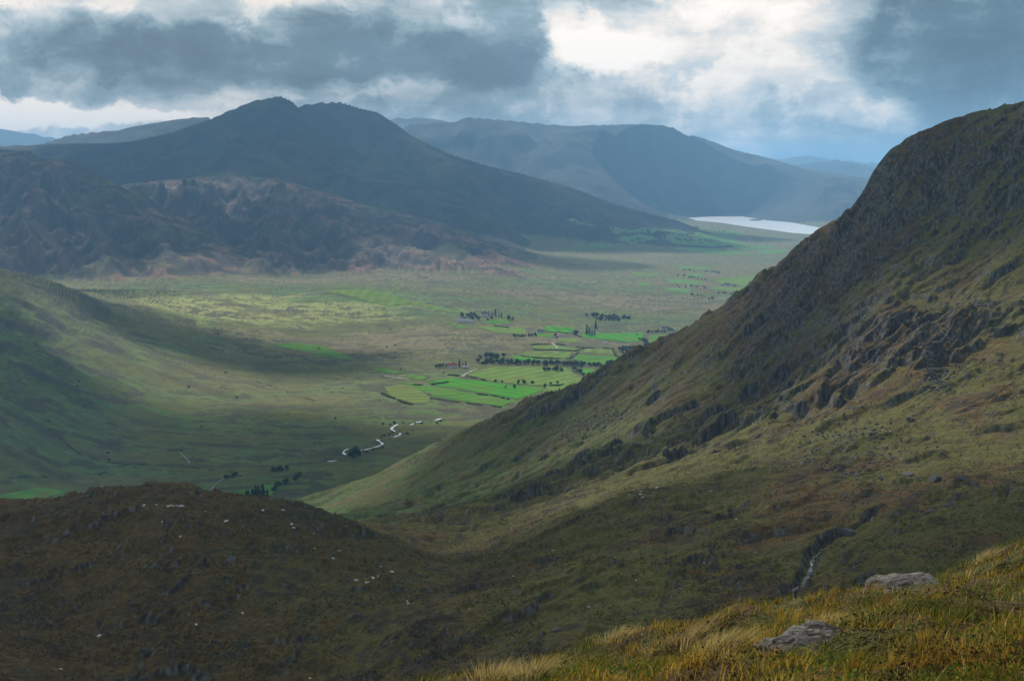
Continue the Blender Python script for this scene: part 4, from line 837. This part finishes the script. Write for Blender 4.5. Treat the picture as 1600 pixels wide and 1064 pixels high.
TUS = [((1535, 878), 0.40, 'pale straw tussock near the right end of the foreground slope'), ((1292, 978), 0.28, 'pale straw tussock just above the half buried rock'), ((1125, 1018), 0.42, 'pale straw tussock left of the half buried rock'),
       ((1085, 1000), 0.34, 'pale tussock on the foreground crest between the low rock and the bottom left tuft'), ((968, 1000), 0.38, 'pale tussock sticking up highest on the left foreground crest'), ((840, 1056), 0.40, 'straw tussock at the lower left end of the foreground slope'), ((780, 1062), 0.40, 'leftmost straw tussock at the bottom edge of the foreground slope')]
for (uv, h, lab), p in zip(TUS, pick([t[0] for t in TUS], 6, 60, 3000, True)):
    n = 420; th = RNG.uniform(0, 6.28, n); rr = np.minimum(np.abs(RNG.normal(0, .15, n)), .3); x = p[0] + np.cos(th) * rr * 1.4; y = p[1] + np.sin(th) * rr; z = heights(x, y)[0]; ln = rr * 2.2 + RNG.uniform(0, .4, n)
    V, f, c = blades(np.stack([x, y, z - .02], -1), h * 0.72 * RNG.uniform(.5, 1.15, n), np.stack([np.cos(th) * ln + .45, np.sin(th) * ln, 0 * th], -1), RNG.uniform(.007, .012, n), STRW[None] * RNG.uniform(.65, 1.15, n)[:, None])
    o = link('grass_tussock', np_mesh('grass_tussock', V - p, f, 3, M_GRASS, c), None, label=lab, category='tussock', group='straw tussocks on the foreground slope'); o.location = p

# ------------------------------------------------------------------ island, and unseen clouds added overhead to shade the hills
isl = pick([(1181, 345.5)])[0]; V, Fc = ICO[3]
iv = V * np.array([38, 30, 7]) * (1 + .15 * perlin(V[:, 0] * 3, V[:, 1] * 3, 9))[:, None]; io = link('island', np_mesh('island', iv, Fc.ravel(), 3, M_HEDGE), kind='structure'); io.location = (isl[0], isl[1], 0)
def cloud_shade_mat():
    m = bpy.data.materials.new('cloud_shade'); m.use_nodes = True; g = NT(m.node_tree); g.n.clear(); out = g.node('ShaderNodeOutputMaterial'); d = g.node('ShaderNodeBsdfDiffuse'); d.inputs[0].default_value = (.85, .86, .88, 1)
    tl = g.node('ShaderNodeBsdfTranslucent'); tl.inputs[0].default_value = (.85, .86, .88, 1); m1 = g.node('ShaderNodeMixShader'); m1.inputs[0].default_value = 0.5; tp = g.node('ShaderNodeBsdfTransparent'); m2 = g.node('ShaderNodeMixShader')
    m2.inputs[0].default_value = 0.55; g.l.new(d.outputs[0], m1.inputs[1]); g.l.new(tl.outputs[0], m1.inputs[2]); g.l.new(m1.outputs[0], m2.inputs[1]); g.l.new(tp.outputs[0], m2.inputs[2]); g.l.new(m2.outputs[0], out.inputs[0]); return m
M_CLOUD_SHADE = cloud_shade_mat()
def cloud_shade(tx_, ty_, tz_, rx, ry, n, seed, alt=2200.0):
    """an unseen cumulus added high up so that its shadow falls round (tx, ty)"""
    k = (alt - tz_) / S.z; cx, cy = tx_ + S.x * k, ty_ + S.y * k; rg = np.random.default_rng(seed); Vs, Fs, o = [], [], 0; v, f = ICO[3]
    for i in range(n):
        t = rg.uniform(0, 6.28); q = math.sqrt(rg.uniform(0, 1)) * 0.8; s = rg.uniform(.28, .5)
        p = v * (1 + .22 * perlin(v[:, 0] * 2.2 + i, v[:, 1] * 2.2 + v[:, 2], seed + i))[:, None] * np.array([rx * s, ry * s, min(rx, ry) * s * .45]); Vs.append(p + np.array([math.cos(t) * q * rx, math.sin(t) * q * ry, rg.uniform(0, .12) * min(rx, ry)])); Fs.append(f + o); o += len(v)
    ob = link('cloud_shade', np_mesh('cloud_shade', np.concatenate(Vs), np.concatenate(Fs).ravel(), 3, M_CLOUD_SHADE), kind='stuff'); ob.location = (cx, cy, alt)
for a in CLOUD_SHADES: cloud_shade(*a)


# ------------------------------------------------------------------ air
def make_haze():
    lo, hi = (-15000, -60, -7), (15000, 26500, 668)
    v = [(x, y, z) for x in (lo[0], hi[0]) for y in (lo[1], hi[1]) for z in (lo[2], hi[2])]
    f = [(0, 1, 3, 2), (4, 6, 7, 5), (0, 4, 5, 1), (2, 3, 7, 6), (0, 2, 6, 4), (1, 5, 7, 3)]
    me = bpy.data.meshes.new('haze'); me.from_pydata(v, [], f)
    m = bpy.data.materials.new('haze_air'); m.use_nodes = True; t = m.node_tree; t.nodes.clear()
    o = t.nodes.new('ShaderNodeOutputMaterial'); p = t.nodes.new('ShaderNodeVolumePrincipled')
    p.inputs['Color'].default_value = (0.29, 0.60, 1.0, 1); p.inputs['Density'].default_value = HAZE; p.inputs['Anisotropy'].default_value = 0.35
    t.links.new(p.outputs[0], o.inputs['Volume']); me.materials.append(m)
    link('haze', me, kind='stuff')
HAZE = 7.4e-5
make_haze()
